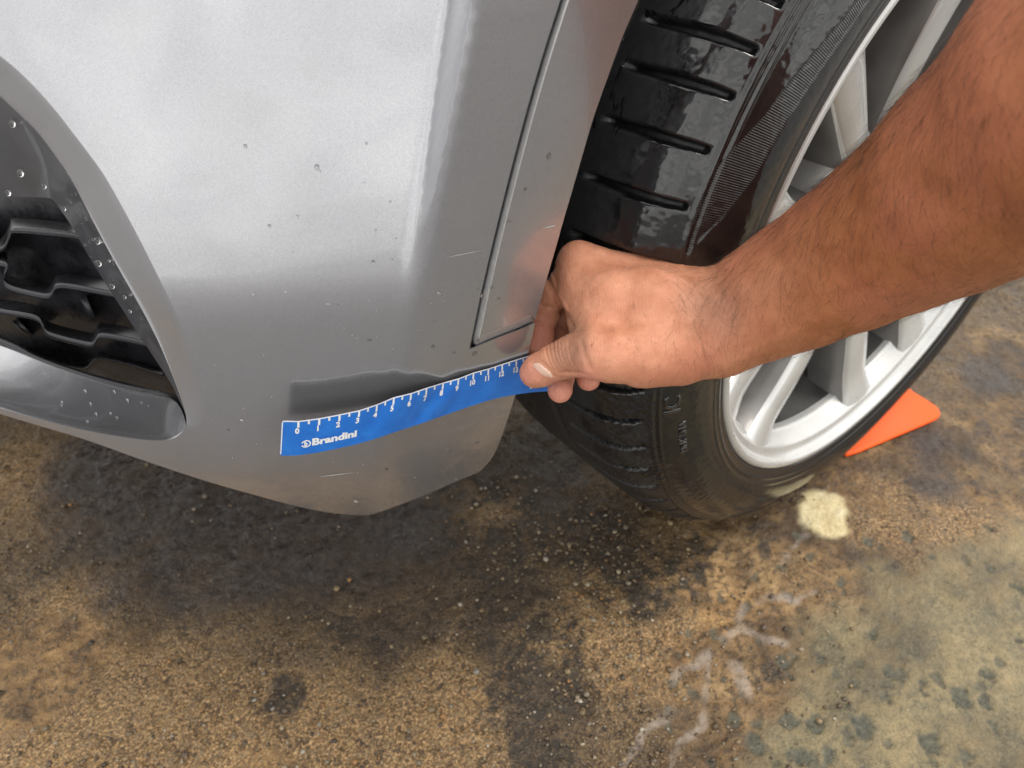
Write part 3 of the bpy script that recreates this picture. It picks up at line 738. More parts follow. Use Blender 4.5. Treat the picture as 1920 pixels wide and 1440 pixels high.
fd = cpart(mesh("fender", fen.reshape(-1, 3), gridF(50, 14), paint)); fix_normals(fd, (.5, -1, .6))
# bonnet sheet closing the top, nose beyond the frame
xs_ = np.linspace(-1.0, .9, 40); zs_ = np.linspace(.56, .86, 14)
XX, ZZ = np.meshgrid(xs_, zs_); YY = g(XX, ZZ) + .006
keepc = ~((XX > -.02) & (XX < .9))
top = np.stack([XX, YY, ZZ], -1)
Fh = gridF(14, 40); Fh = Fh[keepc.ravel()[Fh].all(1)]
us_, inv_ = np.unique(Fh, return_inverse=True)
ns_ = cpart(mesh("nose_panel", top.reshape(-1, 3)[us_], inv_.reshape(Fh.shape), paint)); fix_normals(ns_, (0, -1, .6))
hx = np.linspace(-1.0, .9, 24); hy = np.linspace(0, 1.1, 10)
HX, HY = np.meshgrid(hx, hy); base_y = g(HX, np.full_like(HX, .86)) + .006
bo = np.stack([HX, base_y + HY, .86 + .10 * np.sin(np.clip(HY, 0, 1.1) / 1.1 * 1.4)], -1)
bn = cpart(mesh("bonnet", bo.reshape(-1, 3), gridF(10, 24), paint)); fix_normals(bn, (0, 0, 3))
ub = np.array([[-1.0, .75, .27], [-.36, .46, .262], [-.10, .37, .262], [-.07, .42, .262], [-.06, .64, .27], [-.1, 2.0, .25], [-1.4, 2.0, .25]])
cpart(mesh("underbody", ub, [tuple(range(7))], liner_mat, smooth=False))

# ------------------------------------------------------------------ drops and marks on the bodywork
glass, t, p = newmat("water"); p.inputs['Transmission Weight'].default_value = 1; p.inputs['Roughness'].default_value = .0; p.inputs['IOR'].default_value = 1.33
bm = bmesh.new(); bmesh.ops.create_icosphere(bm, subdivisions=2, radius=1); dv = np.array([q.co[:] for q in bm.verts]); df = np.array([[q.index for q in f.verts] for f in bm.faces]); bm.free()
def drops(name, items, parent, label=None):
    """items: u, v, inward offset, radius px, stretch"""
    VV_, FF_ = [], []
    it = np.array(items, float); P = hit(it[:, 0], it[:, 1], it[:, 2]); N = gnormal(P)
    for k in range(len(it)):
        D_ = (P[k] - CO) @ CF; r_ = it[k, 3] / FPX * D_
        n_ = N[k]; upv = np.array([0, 0, 1.0]) - n_ * n_[2]; upv /= np.linalg.norm(upv); sd_ = np.cross(upv, n_)
        a_ = it[k, 5] if it.shape[1] > 5 else 0
        e1 = math.cos(a_) * sd_ + math.sin(a_) * upv; e2 = -math.sin(a_) * sd_ + math.cos(a_) * upv
        q = dv * np.array([1, 1, .55]) * r_
        irr = 1 + .12 * np.sin(dv[:, :1] * 3 + k)
        VV_.append(P[k] + (q[:, :1] * irr) * e1 + q[:, 1:2] * it[k, 4] * e2 + q[:, 2:] * n_); FF_.append(df + k * len(dv))
    o = mesh(name, np.vstack(VV_), np.vstack(FF_), glass); tag(o, label, kind="stuff"); cpart(o); return o
def on_strip(A_, B_, d0, d1, n_, r0, r1):
    o = []
    for _ in range(n_):
        k = rng.integers(len(A_)); f = rng.uniform(.05, .95); q = A_[k] * (1 - f) + B_[k] * f
        if q[0] < -40: continue
        o.append((q[0], q[1], d0 * (1 - f) + d1 * f - .0002, rng.uniform(r0, r1), rng.uniform(.9, 1.3)))
    return o
items = [(38, 325, .022, 7, 1.1), (23, 232, .020, 7, 1.2), (83, 350, .02, 5, 1), (183, 452, .022, 6.5, 1.1), (185, 494, .024, 6, 1.1), (204, 489, .02, 3, 1), (210, 537, .026, 5, 1.1), (233, 557, .026, 4, 1), (246, 558, .024, 3.5, 1), (266, 598, .026, 4.5, 1), (2, 183, .018, 8, 1.2), (15, 362, .035, 6, 1), (120, 392, .03, 4, 1), (243, 584, .027, 4, 1)]
items += on_strip(oi[:70], rec_in[:70], .0170, .051, 60, 1.2, 3.4)
drops("water_droplets", items, car)
items = []
for k in range(34):
    i_ = rng.integers(20, 70); f = rng.uniform(.15, .9); q = lf[i_] * (1 - f) + lb[i_] * f
    dd = np.interp(f, [0, .03, .08, .2, .5, .8, 1], [0, .0012, .0046, .0118, .0248, .037, .0445])
    items.append((q[0], q[1], dd - .0002, rng.uniform(1.0, 3.0), rng.uniform(1.2, 2.2), -.6))
drops("water_droplets", items, car)
items = [(594, 314, -.0001, 5, 1.2), (505, 424, -.0001, 4, 1), (460, 274, -.0001, 4, 1), (700, 492, 0, 4, 1.2), (693, 638, 0, 4, 1), (890, 655 + 8, 0, 5, 1.2), (852, 661, 0, 4, 1), (825, 550, 0, 4, 1), (905, 555, trim_d, 4, 1.3), (936, 560, trim_d, 4, 1), (955, 415, trim_d, 4, 1), (1029, 293, trim_d, 4.5, 1.8), (920, 540, trim_d, 5, 1), (985, 355, trim_d, 3.5, 1.3), (812, 650, 0, 5, 1), (725, 830 + 50, 0, 4, 1), (845, 975 - 130, 0, 4, 1), (895, 830, 0, 4, 1)]
for k in range(26):
    u_, v_ = rng.uniform(420, 960), rng.uniform(250, 900)
    if 500 < u_ < 1000 and 640 < v_ < 870: continue
    if u_ > 880 and v_ > 640: continue
    items.append((u_, v_, 0.0, rng.uniform(1.2, 2.6), 1.1))
drops("water_droplets", items, car)
chip_m = simple("bare_primer", (.46, .45, .44), .6)
def chips(items):
    VV_, FF_ = [], []
    for (u_, v_, l_, w_, a_, dd) in items:
        n_ = 7; tt = np.linspace(0, 2 * np.pi, n_ + 1)[:-1]; jit = 1 + rng.uniform(-.25, .25, n_)
        x_ = np.cos(tt) * l_ * jit; y_ = np.sin(tt) * w_ * jit
        q = hit(u_ + x_ * math.cos(a_) - y_ * math.sin(a_), v_ + x_ * math.sin(a_) + y_ * math.cos(a_), dd - .00025)
        FF_.append(tuple(range(len(VV_) * n_, len(VV_) * n_ + n_))); VV_.append(q)
    o = mesh("paint_chips", np.vstack(VV_), FF_, chip_m, smooth=False); tag(o, kind="stuff"); cpart(o)
it = [(865, 477, 37, .8, -.2, 0), (1030, 425, 13, 1.6, -.25, trim_d), (824, 550, 4, 2.5, .5, 0), (615, 570, 5, 1.0, .0, 0), (630, 890, 30, .9, -.12, 0), (475, 552, 3, 1.5, 0, 0), (535, 547, 3, 1.5, .3, 0), (667, 940, 5, 2, .2, 0), (453, 788, 4, 2, .3, 0), (1140, 130, 26, 3.5, -1.05, trim_d)]
for k in range(34):
    u_, v_ = rng.uniform(390, 860), rng.uniform(560, 950)
    if v_ > 900 + .0 * u_ and u_ < 600: continue
    if 515 < u_ < 1000 and 700 < v_ < 860: continue
    it.append((u_, v_, rng.uniform(.6, 1.6), rng.uniform(.4, .8), rng.uniform(0, 3), 0))
chips(it[:9] + it[10:])

# ------------------------------------------------------------------ ruler
RS = np.array([-.85, -.6, 0, 1, 2, 3, 4, 5, 6, 7, 8, 9, 10, 11, 12, 13, 14, 15, 15.35])
RTOP = np.array([(528, 789), (537, 788.4), (559.7, 789), (598.8, 783.8), (637, 776.5), (674, 768.8), (707, 757.8), (738.8, 744.4), (771, 736.6), (800, 726.6), (831, 717), (860, 709), (888, 698), (916, 690.6), (942, 682), (968.4, 673.4), (994, 665.5), (1017, 659), (1024, 657)], float)
RBOT = np.array([(524.5, 854.7), (533, 854.5), (558, 853.8), (596, 848.5), (633, 841), (668, 833), (701, 823.5), (732, 813), (764, 802.5), (794, 792.5), (825, 781.5), (854, 771.5), (884, 761), (912, 752), (939, 745), (966, 740), (993, 736), (1021, 734), (1029, 733.5)], float)
_dense = np.linspace(RS[0], RS[-1], 240)
def rul_px(s, w_):
    s = np.asarray(s, float); w_ = np.asarray(w_, float)
    a_ = np.stack([np.interp(s, RS, RTOP[:, k]) for k in range(2)], -1); b_ = np.stack([np.interp(s, RS, RBOT[:, k]) for k in range(2)], -1)
    return a_ * (1 - w_[..., None]) + b_ * w_[..., None]
def rul(s, w_, lift=0.0):
    s, w_ = np.broadcast_arrays(np.asarray(s, float), np.asarray(w_, float))
    q = rul_px(s, w_); P = hit(q[..., 0], q[..., 1])
    e = np.interp(s, [-.85, 0, 3, 5, 6.5, 8, 10, 13, 15.4], [.0160, .0160, .0150, .0112, .0066, .0032, .0018, .0016, .0020])
    # crumple: diagonal creases in the middle of the strip
    cr_ = np.sin((s - 3.2 - 2.6 * (1 - w_)) * 1.9) * np.exp(-((s - 7.0) / 3.2) ** 2) * .0006 + np.abs(np.mod((s - 1.8 * (1 - w_)) * .55, 1) - .5) * .0016 * np.exp(-((s - 7.5) / 3.6) ** 2)
    N_ = gnormal(P); D_ = ray(q[..., 0], q[..., 1]); D_ = D_ / np.linalg.norm(D_, axis=-1, keepdims=True)
    cosv = np.clip(-(N_ * D_).sum(-1), .45, 1)
    return P - D_ * ((e + cr_ + lift) / cosv)[..., None]
blue, t, p = newmat("blue_printed_vinyl"); nb = NB(t); v = nb.vec()
nn = nb.noise(v, 60, 5, .6, 1.5)
t.links.new(nb.mix(nb.mr(nn, .35, .7), (.014, .150, .58), (.020, .19, .66)), p.inputs['Base Color'])
p.inputs['Roughness'].default_value = .38
t.links.new(nb.bump(nb.noise(v, 90, 3, .5, 1.0), .10, .003), p.inputs['Normal'])
white_print = simple("white_print", (.82, .82, .82), .4)
magnet = simple("black_magnet_backing", (.008, .008, .010), .5)
ssr = np.linspace(-.85, 15.35, 210); wr = np.linspace(0, 1, 15)
SS, WW = np.meshgrid(ssr, wr, indexing='ij')
# rounded left corners
WWc = WW.copy(); ccut = np.clip(1 - (SS + .85) / .12, 0, 1) ** 2 * .06; WWc = .5 + (WW - .5) * (1 - 2 * ccut)
front = rul(SS, WWc)
ruler = mesh("ruler", front.reshape(-1, 3), gridF(210, 15), blue)
fix_normals(ruler, (0, 0, .6))
tag(ruler, "blue flexible ruler strip with white centimetre marks held against the bumper", "ruler")
back = rul(SS, WWc, -.0007)
rim_i = [(0, slice(None))]
bo_ = mesh("magnet_backing", back.reshape(-1, 3), gridF(210, 15), magnet, ruler)
def edge_loop(G_): return np.vstack([G_[:, 0], G_[-1, 1:], G_[-2::-1, -1], G_[0, -2:0:-1]])
ef, eb = edge_loop(front), edge_loop(back); n_ = len(ef)
mesh("edge", np.vstack([ef, eb]), gridF(2, n_, True), white_print, ruler)
def rshape(name, V2, F2, lift=.00016, mat=white_print):
    return mesh(name, rul(V2[:, 0], V2[:, 1], lift), F2, mat, ruler, smooth=False)
def rrect(name, s0, s1, w0, w1, ns_=2, nw_=3):
    a_, b_ = np.meshgrid(np.linspace(s0, s1, ns_), np.linspace(w0, w1, nw_), indexing='ij')
    return rshape(name, np.c_[a_.ravel(), b_.ravel()], gridF(ns_, nw_))
rrect("border_line", -.80, 15.3, .006, .040, 200, 2)
rrect("border_line", -.83, -.77, .05, .95, 2, 12)
for k in range(0, 15):
    rrect("tick_mark", k - .055, k + .055, .042, .205, 2, 4)
    rrect("tick_mark", k + .5 - .05, k + .5 + .05, .042, .135, 2, 3)
for k in range(0, 15):
    V2, F2 = text_mesh(str(k), .205, bold=.010)
    V2 = np.c_[k - .05 + V2[:, 0] / .60 * 1.15, .305 - V2[:, 1]]
    rshape("numeral", V2, F2)
V2, F2 = text_mesh("Brandini", .265, bold=.012)
wd = V2[:, 0].max() - V2[:, 0].min(); hgt_ = V2[:, 1].max() - V2[:, 1].min()
V2[:, 0] = (V2[:, 0] - V2[:, 0].min()) / wd; V2[:, 1] = (V2[:, 1] - V2[:, 1].min()) / hgt_
# baseline of the word lies in the lower part of the strip
V2 = np.c_[.70 + V2[:, 0] * 2.28, .775 - V2[:, 1] * .205]
rshape("printed_word", V2, F2)
# round emblem before the word: ring with a small b inside
tt = np.linspace(math.radians(200), math.radians(200 + 320), 26); ro, ri = 1.0, .70
ex, ey = .40, .70
V2 = np.vstack([np.c_[ex + .245 * np.cos(tt) * ro, ey + .105 * np.sin(tt) * ro], np.c_[ex + .245 * np.cos(tt) * ri, ey + .105 * np.sin(tt) * ri]])
rshape("printed_emblem", V2, gridF(2, 26))
V2, F2 = text_mesh("b", .20, bold=.010); V2 = np.c_[ex - .01 + V2[:, 0] * 1.6, ey - V2[:, 1] * .95]
rshape("printed_emblem", V2, F2)
rrect("printed_mark", 14.02, 14.16, .86, .90); rrect("printed_mark", 14.72, 14.86, .80, .88)

# ------------------------------------------------------------------ orange chock
om = simple("orange_plastic", (.93, .105, .001), .6, noise=.04, nscale=20)
cpx = catmull([(1588, 853), (1680, 817), (1744, 790), (1760, 781), (1763, 773), (1757, 763), (1742, 752), (1712, 733), (1701, 723), (1692, 730), (1640, 776), (1600, 820)], 3, True)
cA, cB = PZ(np.array([1592.0, 1760.0]), np.array([851.0, 783.0]), .005)
cdir = (cB - cA) / np.linalg.norm(cB - cA); cback = np.array([-cdir[1], cdir[0], 0]); cback *= np.sign(cback[1])
cn_ = np.cross(cdir, cback * math.cos(math.radians(24)) + np.array([0, 0, math.sin(math.radians(24))]))
Dc = ray(cpx[:, 0], cpx[:, 1]); tc_ = ((cA - CO) @ cn_) / (Dc @ cn_); Tp = CO + tc_[:, None] * Dc
Tp[:, 2] = np.maximum(Tp[:, 2], .004)
Bp = Tp.copy(); Bp[:, 2] = .001; nc_ = len(Tp)
chock = mesh("wheel_chock", np.vstack([Tp, Bp]), [tuple(range(nc_)), tuple(range(nc_, 2 * nc_))] + list(map(tuple, gridF(2, nc_, True))), om, smooth=False); fix_normals(chock)
bv = chock.modifiers.new("bevel", 'BEVEL'); bv.width = .0018; bv.segments = 2; bv.limit_method = 'ANGLE'; bv.angle_limit = math.radians(35)
tag(chock, "bright orange wheel chock on the ground behind the tyre", "wheel chock")

# ------------------------------------------------------------------ the person's right arm and hand
def cap(P, a, b, ra, rb):
    ab = b - a; t_ = np.clip(((P - a) @ ab) / (ab @ ab), 0, 1)
    return np.linalg.norm(P - a - t_[:, None] * ab, axis=1) - (ra + (rb - ra) * t_)
def smin(a, b, k):
    h = np.clip(.5 + .5 * (b - a) / k, 0, 1); return b * (1 - h) + a * h - k * h * (1 - h)
def J(u, v, D, rp=None, r=None): return (PX(float(u), float(v), D), (rp * D / FPX) if r is None else r)
W0 = J(1354, 611, .432, 84)
arm = [W0, J(1420, 573, .422, 104), J(1497, 534, .408, 119), J(1594, 481, .386, 137), J(1685, 428, .362, 156), J(1777, 372, .336, 180), J(1858, 314, .312, 205)]
ed = arm[-1][0] - arm[-2][0]; ed /= np.linalg.norm(ed)
E1 = arm[-1][0] + ed * .06; E2 = arm[-1][0] + ed * .13
arm += [(E1, .052), (E2, .047)]
arm += [(E2 + np.array([.06, -.07, .10]), .050), (E2 + np.array([.10, -.13, .20]), .055)]
def chain(P, js, k=None):
    d = None
    for (a, ra), (b, rb) in zip(js[:-1], js[1:]):
        q = cap(P, a, b, ra, rb); d = q if d is None else (np.minimum(d, q) if not k else smin(d, q, k))
    return d
IM = J(1085, 492, .446, 35); MM = J(1132, 489, .466, 35); RM = J(1180, 500, .486, 32); PM = J(1215, 522, .505, 28)
palm = [[W0, J(1225, 520, .442, 42), IM], [J(1345, 590, .445, 70), J(1240, 520, .462, 40), MM], [J(1345, 595, .46, 62), RM], [J(1345, 605, .475, 52), PM],
        [J(1335, 625, .428, 82), J(1275, 655, .416, 72), J(1205, 668, .409, 64), J(1150, 668, .407, 49), J(1120, 665, .408, 43)],
        [J(1300, 600, .435, 92), J(1215, 592, .426, 92), J(1150, 578, .424, 68)],
        [IM, J(1085, 555, .436, 38), J(1103, 615, .424, 40), J(1125, 655, .412, 42)],
        [J(1150, 570, .430, 66), J(1100, 525, .440, 44)]]
thumb = [J(1150, 668, .407, 49), J(1112, 665, .409, 41), J(1072, 668, .416, 37.5), J(1042, 679, .423, 33), J(1012, 694, .430, 30.5), J(1001, 700, .4325, 26.5)]
index = [IM, J(1046, 545, .456, 29), J(1019, 592, .465, 26), J(1013, 628, .464, 24), J(1004, 657, .460, 21)]
middle = [MM, J(1085, 560, .488, 27), J(1045, 605, .498, 26), J(1050, 670, .484, 24.5), J(1052, 705, .468, 24.5), J(1050, 731, .457, 24)]
ring = [RM, J(1130, 580, .512, 26), J(1085, 640, .518, 24), J(1095, 685, .496, 23), J(1103, 711, .474, 22)]
pinky = [PM, J(1180, 600, .535, 22), J(1150, 660, .532, 20), J(1145, 690, .510, 19)]
def body_sdf(P):
    d = chain(P, arm, .007)
    for c_ in palm: d = smin(d, chain(P, c_) + .0010, .010)
    dg = chain(P, thumb, .004)
    for c_ in (index, middle, ring, pinky): dg = smin(dg, chain(P, c_, .003), .0012)
    # thumb knuckle bump
    d = smin(d, dg, .0045)
    # radial styloid / wrist tendon and dorsal wrist dip
    return d
allj = arm + sum(palm, []) + thumb + index + middle + ring + pinky
JP = np.array([j[0] for j in allj]); JR = np.array([j[1] for j in allj])
lo = (JP - JR[:, None]).min(0) - .01; hi = (JP + JR[:, None]).max(0) + .01
VX = .0020
dims = np.ceil((hi - lo) / VX).astype(int) + 1
# coarse pass to find the band near the surface
cs = 6; cd = np.ceil(dims / cs).astype(int) + 1
ci = np.stack(np.meshgrid(*[np.arange(q) for q in cd], indexing='ij'), -1).reshape(-1, 3)
dc = body_sdf(lo + ci * cs * VX).reshape(cd)
vol = np.full(cd * cs, 1.0, np.float32)
vol[:] = np.repeat(np.repeat(np.repeat(np.sign(dc).astype(np.float32) * .01, cs, 0), cs, 1), cs, 2)
bandm = np.abs(dc.ravel()) < cs * VX * 2.2
sub = np.stack(np.meshgrid(*[np.arange(cs)] * 3, indexing='ij'), -1).reshape(-1, 3)
bi = ci[bandm]
fi = (bi[:, None] * cs + sub[None]).reshape(-1, 3)
vals = np.concatenate([body_sdf(lo + ch_ * VX) for ch_ in np.array_split(fi, max(1, len(fi) // 400000))])
vol[fi[:, 0], fi[:, 1], fi[:, 2]] = vals
import openvdb
grid = openvdb.FloatGrid(background=.01); grid.copyFromArray(vol)
vp, vq = grid.convertToQuads(0.0)
vp = vp * VX + lo
# refine the hand: subdivide and slide onto the exact surface
bm = bmesh.new()
tmp = bpy.data.meshes.new("tmp"); tmp.from_pydata(vp.tolist(), [], vq.tolist()); bm.from_mesh(tmp); bpy.data.meshes.remove(tmp)
bmesh.ops.recalc_face_normals(bm, faces=bm.faces)
HC = PX(1130.0, 620.0, .43)
fe = [e for e in bm.edges if ((e.verts[0].co - Vector(HC)).length < .10)]
bmesh.ops.subdivide_edges(bm, edges=fe, cuts=1, use_grid_fill=True)
bmesh.ops.triangulate(bm, faces=[f for f in bm.faces if len(f.verts) > 4])
bm.verts.ensure_lookup_table()
BV = np.array([q.co[:] for q in bm.verts]); BF = [tuple(q.index for q in f.verts) for f in bm.faces]; bm.free()
def sdf_grad(P):
    e = 4e-4; G_ = np.zeros_like(P)
    for k in range(3):
        d_ = np.zeros(3); d_[k] = e; G_[:, k] = (body_sdf(P + d_) - body_sdf(P - d_)) / (2 * e)
    return G_ / (np.linalg.norm(G_, axis=1, keepdims=True) + 1e-9)
for _ in range(2):
    BV = BV - sdf_grad(BV) * np.clip(body_sdf(BV), -.002, .002)[:, None]
NV = sdf_grad(BV)
uu, vv, dd = project(BV)
front_m = (NV @ CF) < .35
UVv = np.c_[uu, vv]
disp = np.zeros(len(BV))
def crease(path, width, depth, dmin=0, dmax=9):
    pth = catmull(path, 5) if len(path) > 2 else np.array(path, float)
    idx = np.where(front_m & (dd > dmin) & (dd < dmax) & (uu > pth[:, 0].min() - 25) & (uu < pth[:, 0].max() + 25) & (vv > pth[:, 1].min() - 25) & (vv < pth[:, 1].max() + 25))[0]
    if not len(idx): return
    d_ = dist_poly(UVv[idx], pth, False)
    disp[idx] -= 1.5 * depth * np.exp(-(d_ / width) ** 2)
# thumb knuckle wrinkles
for x0, dep in ((1020, .0004), (1027, .0005), (1034, .0006), (1041, .0005), (1048, .0005), (1055, .0004), (1063, .0003)):
    crease([(x0 + 3, 640), (x0 + 4, 660), (x0 + 10, 680), (x0 + 22, 697), (x0 + 36, 702)], 1.9, dep, 0, .44)
crease([(1012, 676), (1022, 684), (1032, 695), (1041, 706)], 1.8, .0006, 0, .44)     # fold behind the nail
crease([(998, 684), (1004, 680), (1011, 678)], 2.0, .0003, 0, .44)
# first web fold and finger creases
crease([(1027, 520), (1040, 555), (1058, 588), (1072, 612)], 4.5, .0013)
crease([(1033, 515), (1046, 548), (1064, 582)], 3.0, -.0006)
crease([(1016, 574), (1030, 577), (1050, 587)], 3.2, .0010, .44)
crease([(1003, 604), (1020, 607)], 2.5, .0006, .44)
crease([(1090, 640), (1096, 665), (1106, 690)], 5, .0007, 0, .43)
crease([(1040, 500), (1030, 520), (1028, 540)], 4, .0006)
# tendons and veins on the back of the hand and the wrist
for pth, wd, dp in (([(1120, 470), (1200, 497), (1290, 530), (1340, 560)], 9, -.0007), ([(1150, 640), (1220, 615), (1300, 600), (1370, 590)], 12, -.0006), ([(1360, 690), (1450, 640), (1560, 590), (1680, 540)], 10, -.0005), ([(1500, 470), (1600, 440), (1700, 380)], 12, -.0005)):
    crease(pth, wd, dp)
disp += (fbm(uu / 14, vv / 14, 3, 3) - .5) * (.0002 + .0005 * sstep(1450, 1250, uu))
BV = BV + NV * disp[:, None]
handness = sstep(1620, 1120, uu)
pink = np.clip(sstep(40, 15, np.hypot(uu - 1052, vv - 735)) + sstep(40, 14, np.hypot(uu - 1103, vv - 718)) + sstep(50, 20, np.hypot(uu - 1012, vv - 630)) * (dd > .45) + .8 * sstep(32, 12, np.hypot(uu - 995, vv - 702)), 0, 1)
dusky = np.clip(.9 * sstep(45, 8, np.hypot((uu - 1068) * .8, (vv - 655) * .55)) * (dd < .44) + .75 * sstep(75, 10, np.hypot((uu - 1335) * .8, (vv - 575) * .75)) + .45 * sstep(40, 10, np.hypot(uu - 1080, (vv - 615) * .6)), 0, 1)
skin, t, p = newmat("brown_skin"); nb = NB(t); v = nb.vec()
ms = nb.n("ShaderNodeSeparateColor"); t.links.new(nb.attr("skin_mask").outputs['Color'], ms.inputs[0])
n1 = nb.noise(v, 70, 5, .6); n2 = nb.noise(v, 380, 4, .65); n3 = nb.noise(v, 16, 3, .5)
cfa = nb.mix(nb.mr(n1, .3, .7), (.33, .112, .042), (.42, .155, .064))
cha = nb.mix(nb.mr(n1, .3, .7), (.54, .225, .128), (.65, .30, .185))
c = nb.mix(ms.outputs[0], cfa, cha)
c = nb.mix(nb.mr(n3, .45, .65, 0, .4), c, (.50, .17, .105))
c = nb.mix(nb.math('MULTIPLY', ms.outputs[1], .85), c, (.66, .27, .19))
c = nb.mix(nb.math('MULTIPLY', ms.outputs[2], .55), c, (.22, .125, .085))
c = nb.mix(nb.mr(n2, .5, .75, 0, .22), c, (.25, .10, .05))
t.links.new(c, p.inputs['Base Color'])
t.links.new(nb.mr(n2, .3, .7, .42, .58), p.inputs['Roughness'])
p.inputs['Subsurface Weight'].default_value = .12; p.inputs['Subsurface Radius'].default_value = (.9, .35, .2); p.inputs['Subsurface Scale'].default_value = .004
p.inputs['Specular IOR Level'].default_value = .4
vo = nb.n("ShaderNodeTexVoronoi"); vo.feature = 'DISTANCE_TO_EDGE'; vo.inputs['Scale'].default_value = 900
mpv = nb.n("ShaderNodeMapping"); mpv.inputs['Scale'].default_value = (1.0, .75, .45); t.links.new(v, mpv.inputs['Vector']); t.links.new(mpv.outputs['Vector'], vo.inputs['Vector'])
wv = nb.n("ShaderNodeTexWave"); wv.wave_type = 'BANDS'; wv.bands_direction = 'X'; wv.inputs['Scale'].default_value = 190; wv.inputs['Distortion'].default_value = 16; wv.inputs['Detail'].default_value = 3; wv.inputs['Detail Scale'].default_value = .35
t.links.new(v, wv.inputs['Vector'])
bh = nb.math('ADD', nb.math('MULTIPLY', nb.mr(vo.outputs['Distance'], 0, .12), .5), nb.math('MULTIPLY', n2, .8))
bh = nb.math('ADD', bh, nb.math('MULTIPLY', nb.math('MULTIPLY', wv.outputs['Fac'], ms.outputs[0]), .32))
t.links.new(nb.bump(bh, .40, .0006), p.inputs['Normal'])
person = mesh("person", BV, BF, skin, cols={"skin_mask": np.c_[handness, pink, dusky]})
fix_normals(person)
tag(person, "bare right forearm and hand pinching the end of the blue ruler", "person")
# thumbnail: a thin curved plate laid on the thumb
nq = np.array([(999, 684), (1004, 680.5), (1011, 681), (1019, 686), (1027, 693), (1034, 701), (1037, 708), (1030, 707.5), (1022, 706), (1014, 702), (1006, 695), (1001, 689)], float)
P2, T = fill2d(resample(catmull(nq, 4, True), 36, True), 3.0)
def surf_hit(u_, v_, guess, off):
    D_ = ray(u_, v_); t_ = np.full(len(u_), guess - .04)
    for _ in range(40):
        t_ = t_ + (body_sdf(CO + t_[:, None] * D_) - off) * .9
    return CO + t_[:, None] * D_
NP = surf_hit(P2[:, 0], P2[:, 1], .42, .00035)
edge_d = dist_poly(P2, resample(catmull(nq, 4, True), 36, True))
NP = NP - (CF * -1)[None] * 0
Dn = ray(P2[:, 0], P2[:, 1]); NP = NP + Dn * (np.clip(1 - edge_d / 2.2, 0, 1) * .0007)[:, None]
nail_m, t, p = newmat("fingernail"); nb = NB(t); v = nb.vec()
t.links.new(nb.mix(nb.noise(v, 150, 3), (.70, .43, .32), (.80, .56, .44)), p.inputs['Base Color']); p.inputs['Roughness'].default_value = .28; p.inputs['Coat Weight'].default_value = .3
nail = mesh("thumbnail", NP, T, nail_m, person); fix_normals(nail, (0, 0, .6))
# index finger nail tip is hidden by the ruler
# ---- hair on the forearm and hand: many thin strands
hair_m = simple("dark_hair", (.026, .016, .011), .45)
tri = [(f[0], f[1], f[2]) for f in BF] + [(f[0], f[2], f[3]) for f in BF if len(f) == 4]
tri = np.array(tri); A_ = np.linalg.norm(np.cross(BV[tri[:, 1]] - BV[tri[:, 0]], BV[tri[:, 2]] - BV[tri[:, 0]]), axis=1) / 2
tu, tv = uu[tri].mean(1), vv[tri].mean(1); tn = NV[tri].mean(1)
upper = np.interp(tu, [1100, 1327, 1395, 1535, 1620, 1760, 1900], [470, 522, 465, 370, 275, 105, 0]); lower = np.interp(tu, [1100, 1240, 1385, 1610, 1800, 1920], [712, 732, 692, 617, 560, 520])
fr_ = (tv - upper) / (lower - upper)
dens = sstep(1230, 1330, tu) * (.30 + .7 * sstep(.85, .25, fr_)) + .55 * sstep(60, 15, np.hypot(tu - 1080, tv - 625)) + .10 * sstep(1120, 1160, tu) + .35 * sstep(80, 20, np.hypot(tu - 1335, tv - 580))
dens *= (tu < 2100) * ((tn @ CF) < .55)
pw = A_ * dens; pw /= pw.sum()
NHAIR = 5400
hs = rng.choice(len(tri), NHAIR, p=pw)
bw_ = rng.dirichlet((1, 1, 1), NHAIR)
root = (BV[tri[hs]] * bw_[..., None]).sum(1); hn = tn[hs] / np.linalg.norm(tn[hs], axis=1, keepdims=True)
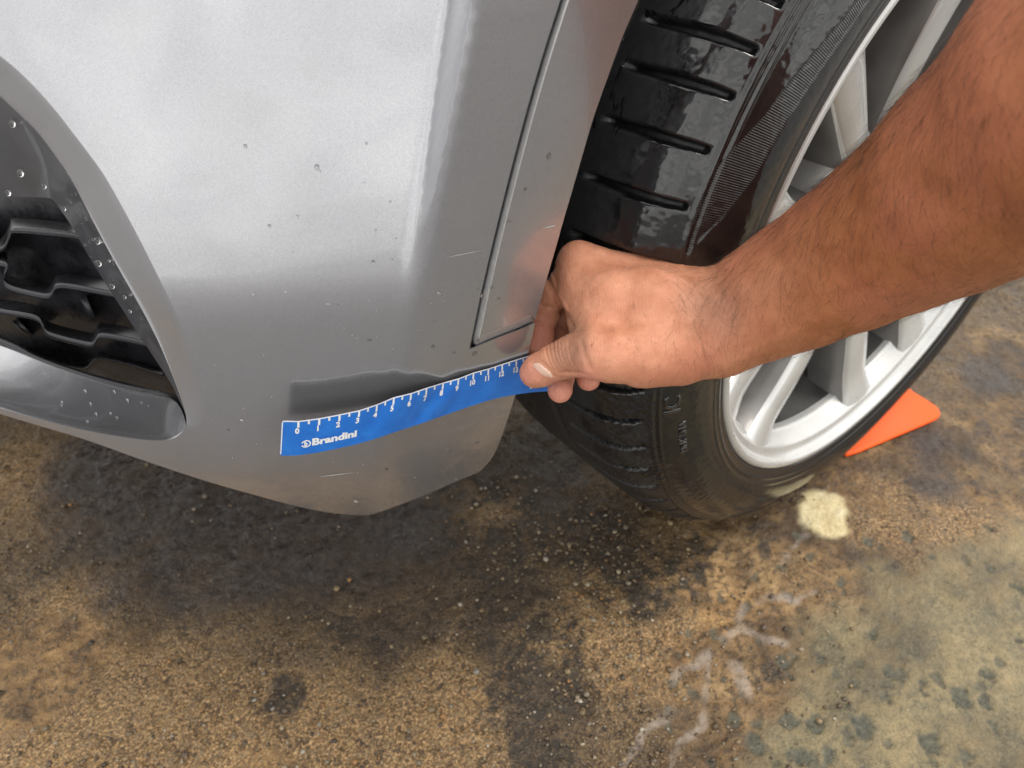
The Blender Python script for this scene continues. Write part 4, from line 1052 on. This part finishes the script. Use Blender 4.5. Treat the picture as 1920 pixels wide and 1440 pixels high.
axis_d = arm[0][0] - arm[4][0]; axis_d /= np.linalg.norm(axis_d)
down = -CU
hu = tu[hs]
flow = axis_d[None] * rng.uniform(.15, .8, (NHAIR, 1)) + down[None] * rng.uniform(.5, 1.0, (NHAIR, 1)) + CR[None] * rng.uniform(-.1, .5, (NHAIR, 1)) + rng.normal(0, .33, (NHAIR, 3))
flow -= hn * (flow * hn).sum(1, keepdims=True); flow /= np.linalg.norm(flow, axis=1, keepdims=True)
L = rng.uniform(.006, .019, NHAIR) * np.where(hu < 1250, .45, 1)
lift0 = rng.uniform(.12, .5, NHAIR); curl = rng.normal(0, .7, NHAIR)
nseg = 6; sidev = np.cross(hn, flow)
pts = []
pcur = root.copy(); 
for k in range(nseg + 1):
    f = k / nseg
    ang = curl * f
    dirn = flow * np.cos(ang)[:, None] + sidev * np.sin(ang)[:, None]
    dirn = dirn + hn * (lift0 * (1 - 1.5 * f))[:, None]
    pts.append(pcur.copy()); pcur = pcur + dirn * (L / nseg)[:, None]
pts = np.stack(pts, 1)
tg = np.gradient(pts, axis=1); tg /= np.linalg.norm(tg, axis=2, keepdims=True) + 1e-12
b1_ = np.cross(tg, hn[:, None]); b1_ /= np.linalg.norm(b1_, axis=2, keepdims=True) + 1e-12; b2_ = np.cross(tg, b1_)
rad = (.000042 * rng.uniform(.6, 1.25, NHAIR))[:, None] * np.linspace(1, .25, nseg + 1)[None]
ring_ = []
for k in range(3):
    a_ = 2 * math.pi * k / 3; ring_.append(pts + (b1_ * math.cos(a_) + b2_ * math.sin(a_)) * rad[..., None])
HV = np.stack(ring_, 2).reshape(-1, 3)
base_i = (np.arange(NHAIR) * (nseg + 1) * 3)[:, None, None]; kk = (np.arange(nseg) * 3)[None, :, None]; jj = np.arange(3)[None, None]
HF = np.stack([base_i + kk + jj, base_i + kk + (jj + 1) % 3, base_i + kk + 3 + (jj + 1) % 3, base_i + kk + 3 + jj], -1).reshape(-1, 4)
ah = mesh("arm_hair", HV, HF, hair_m, person); tag(ah, kind="stuff")
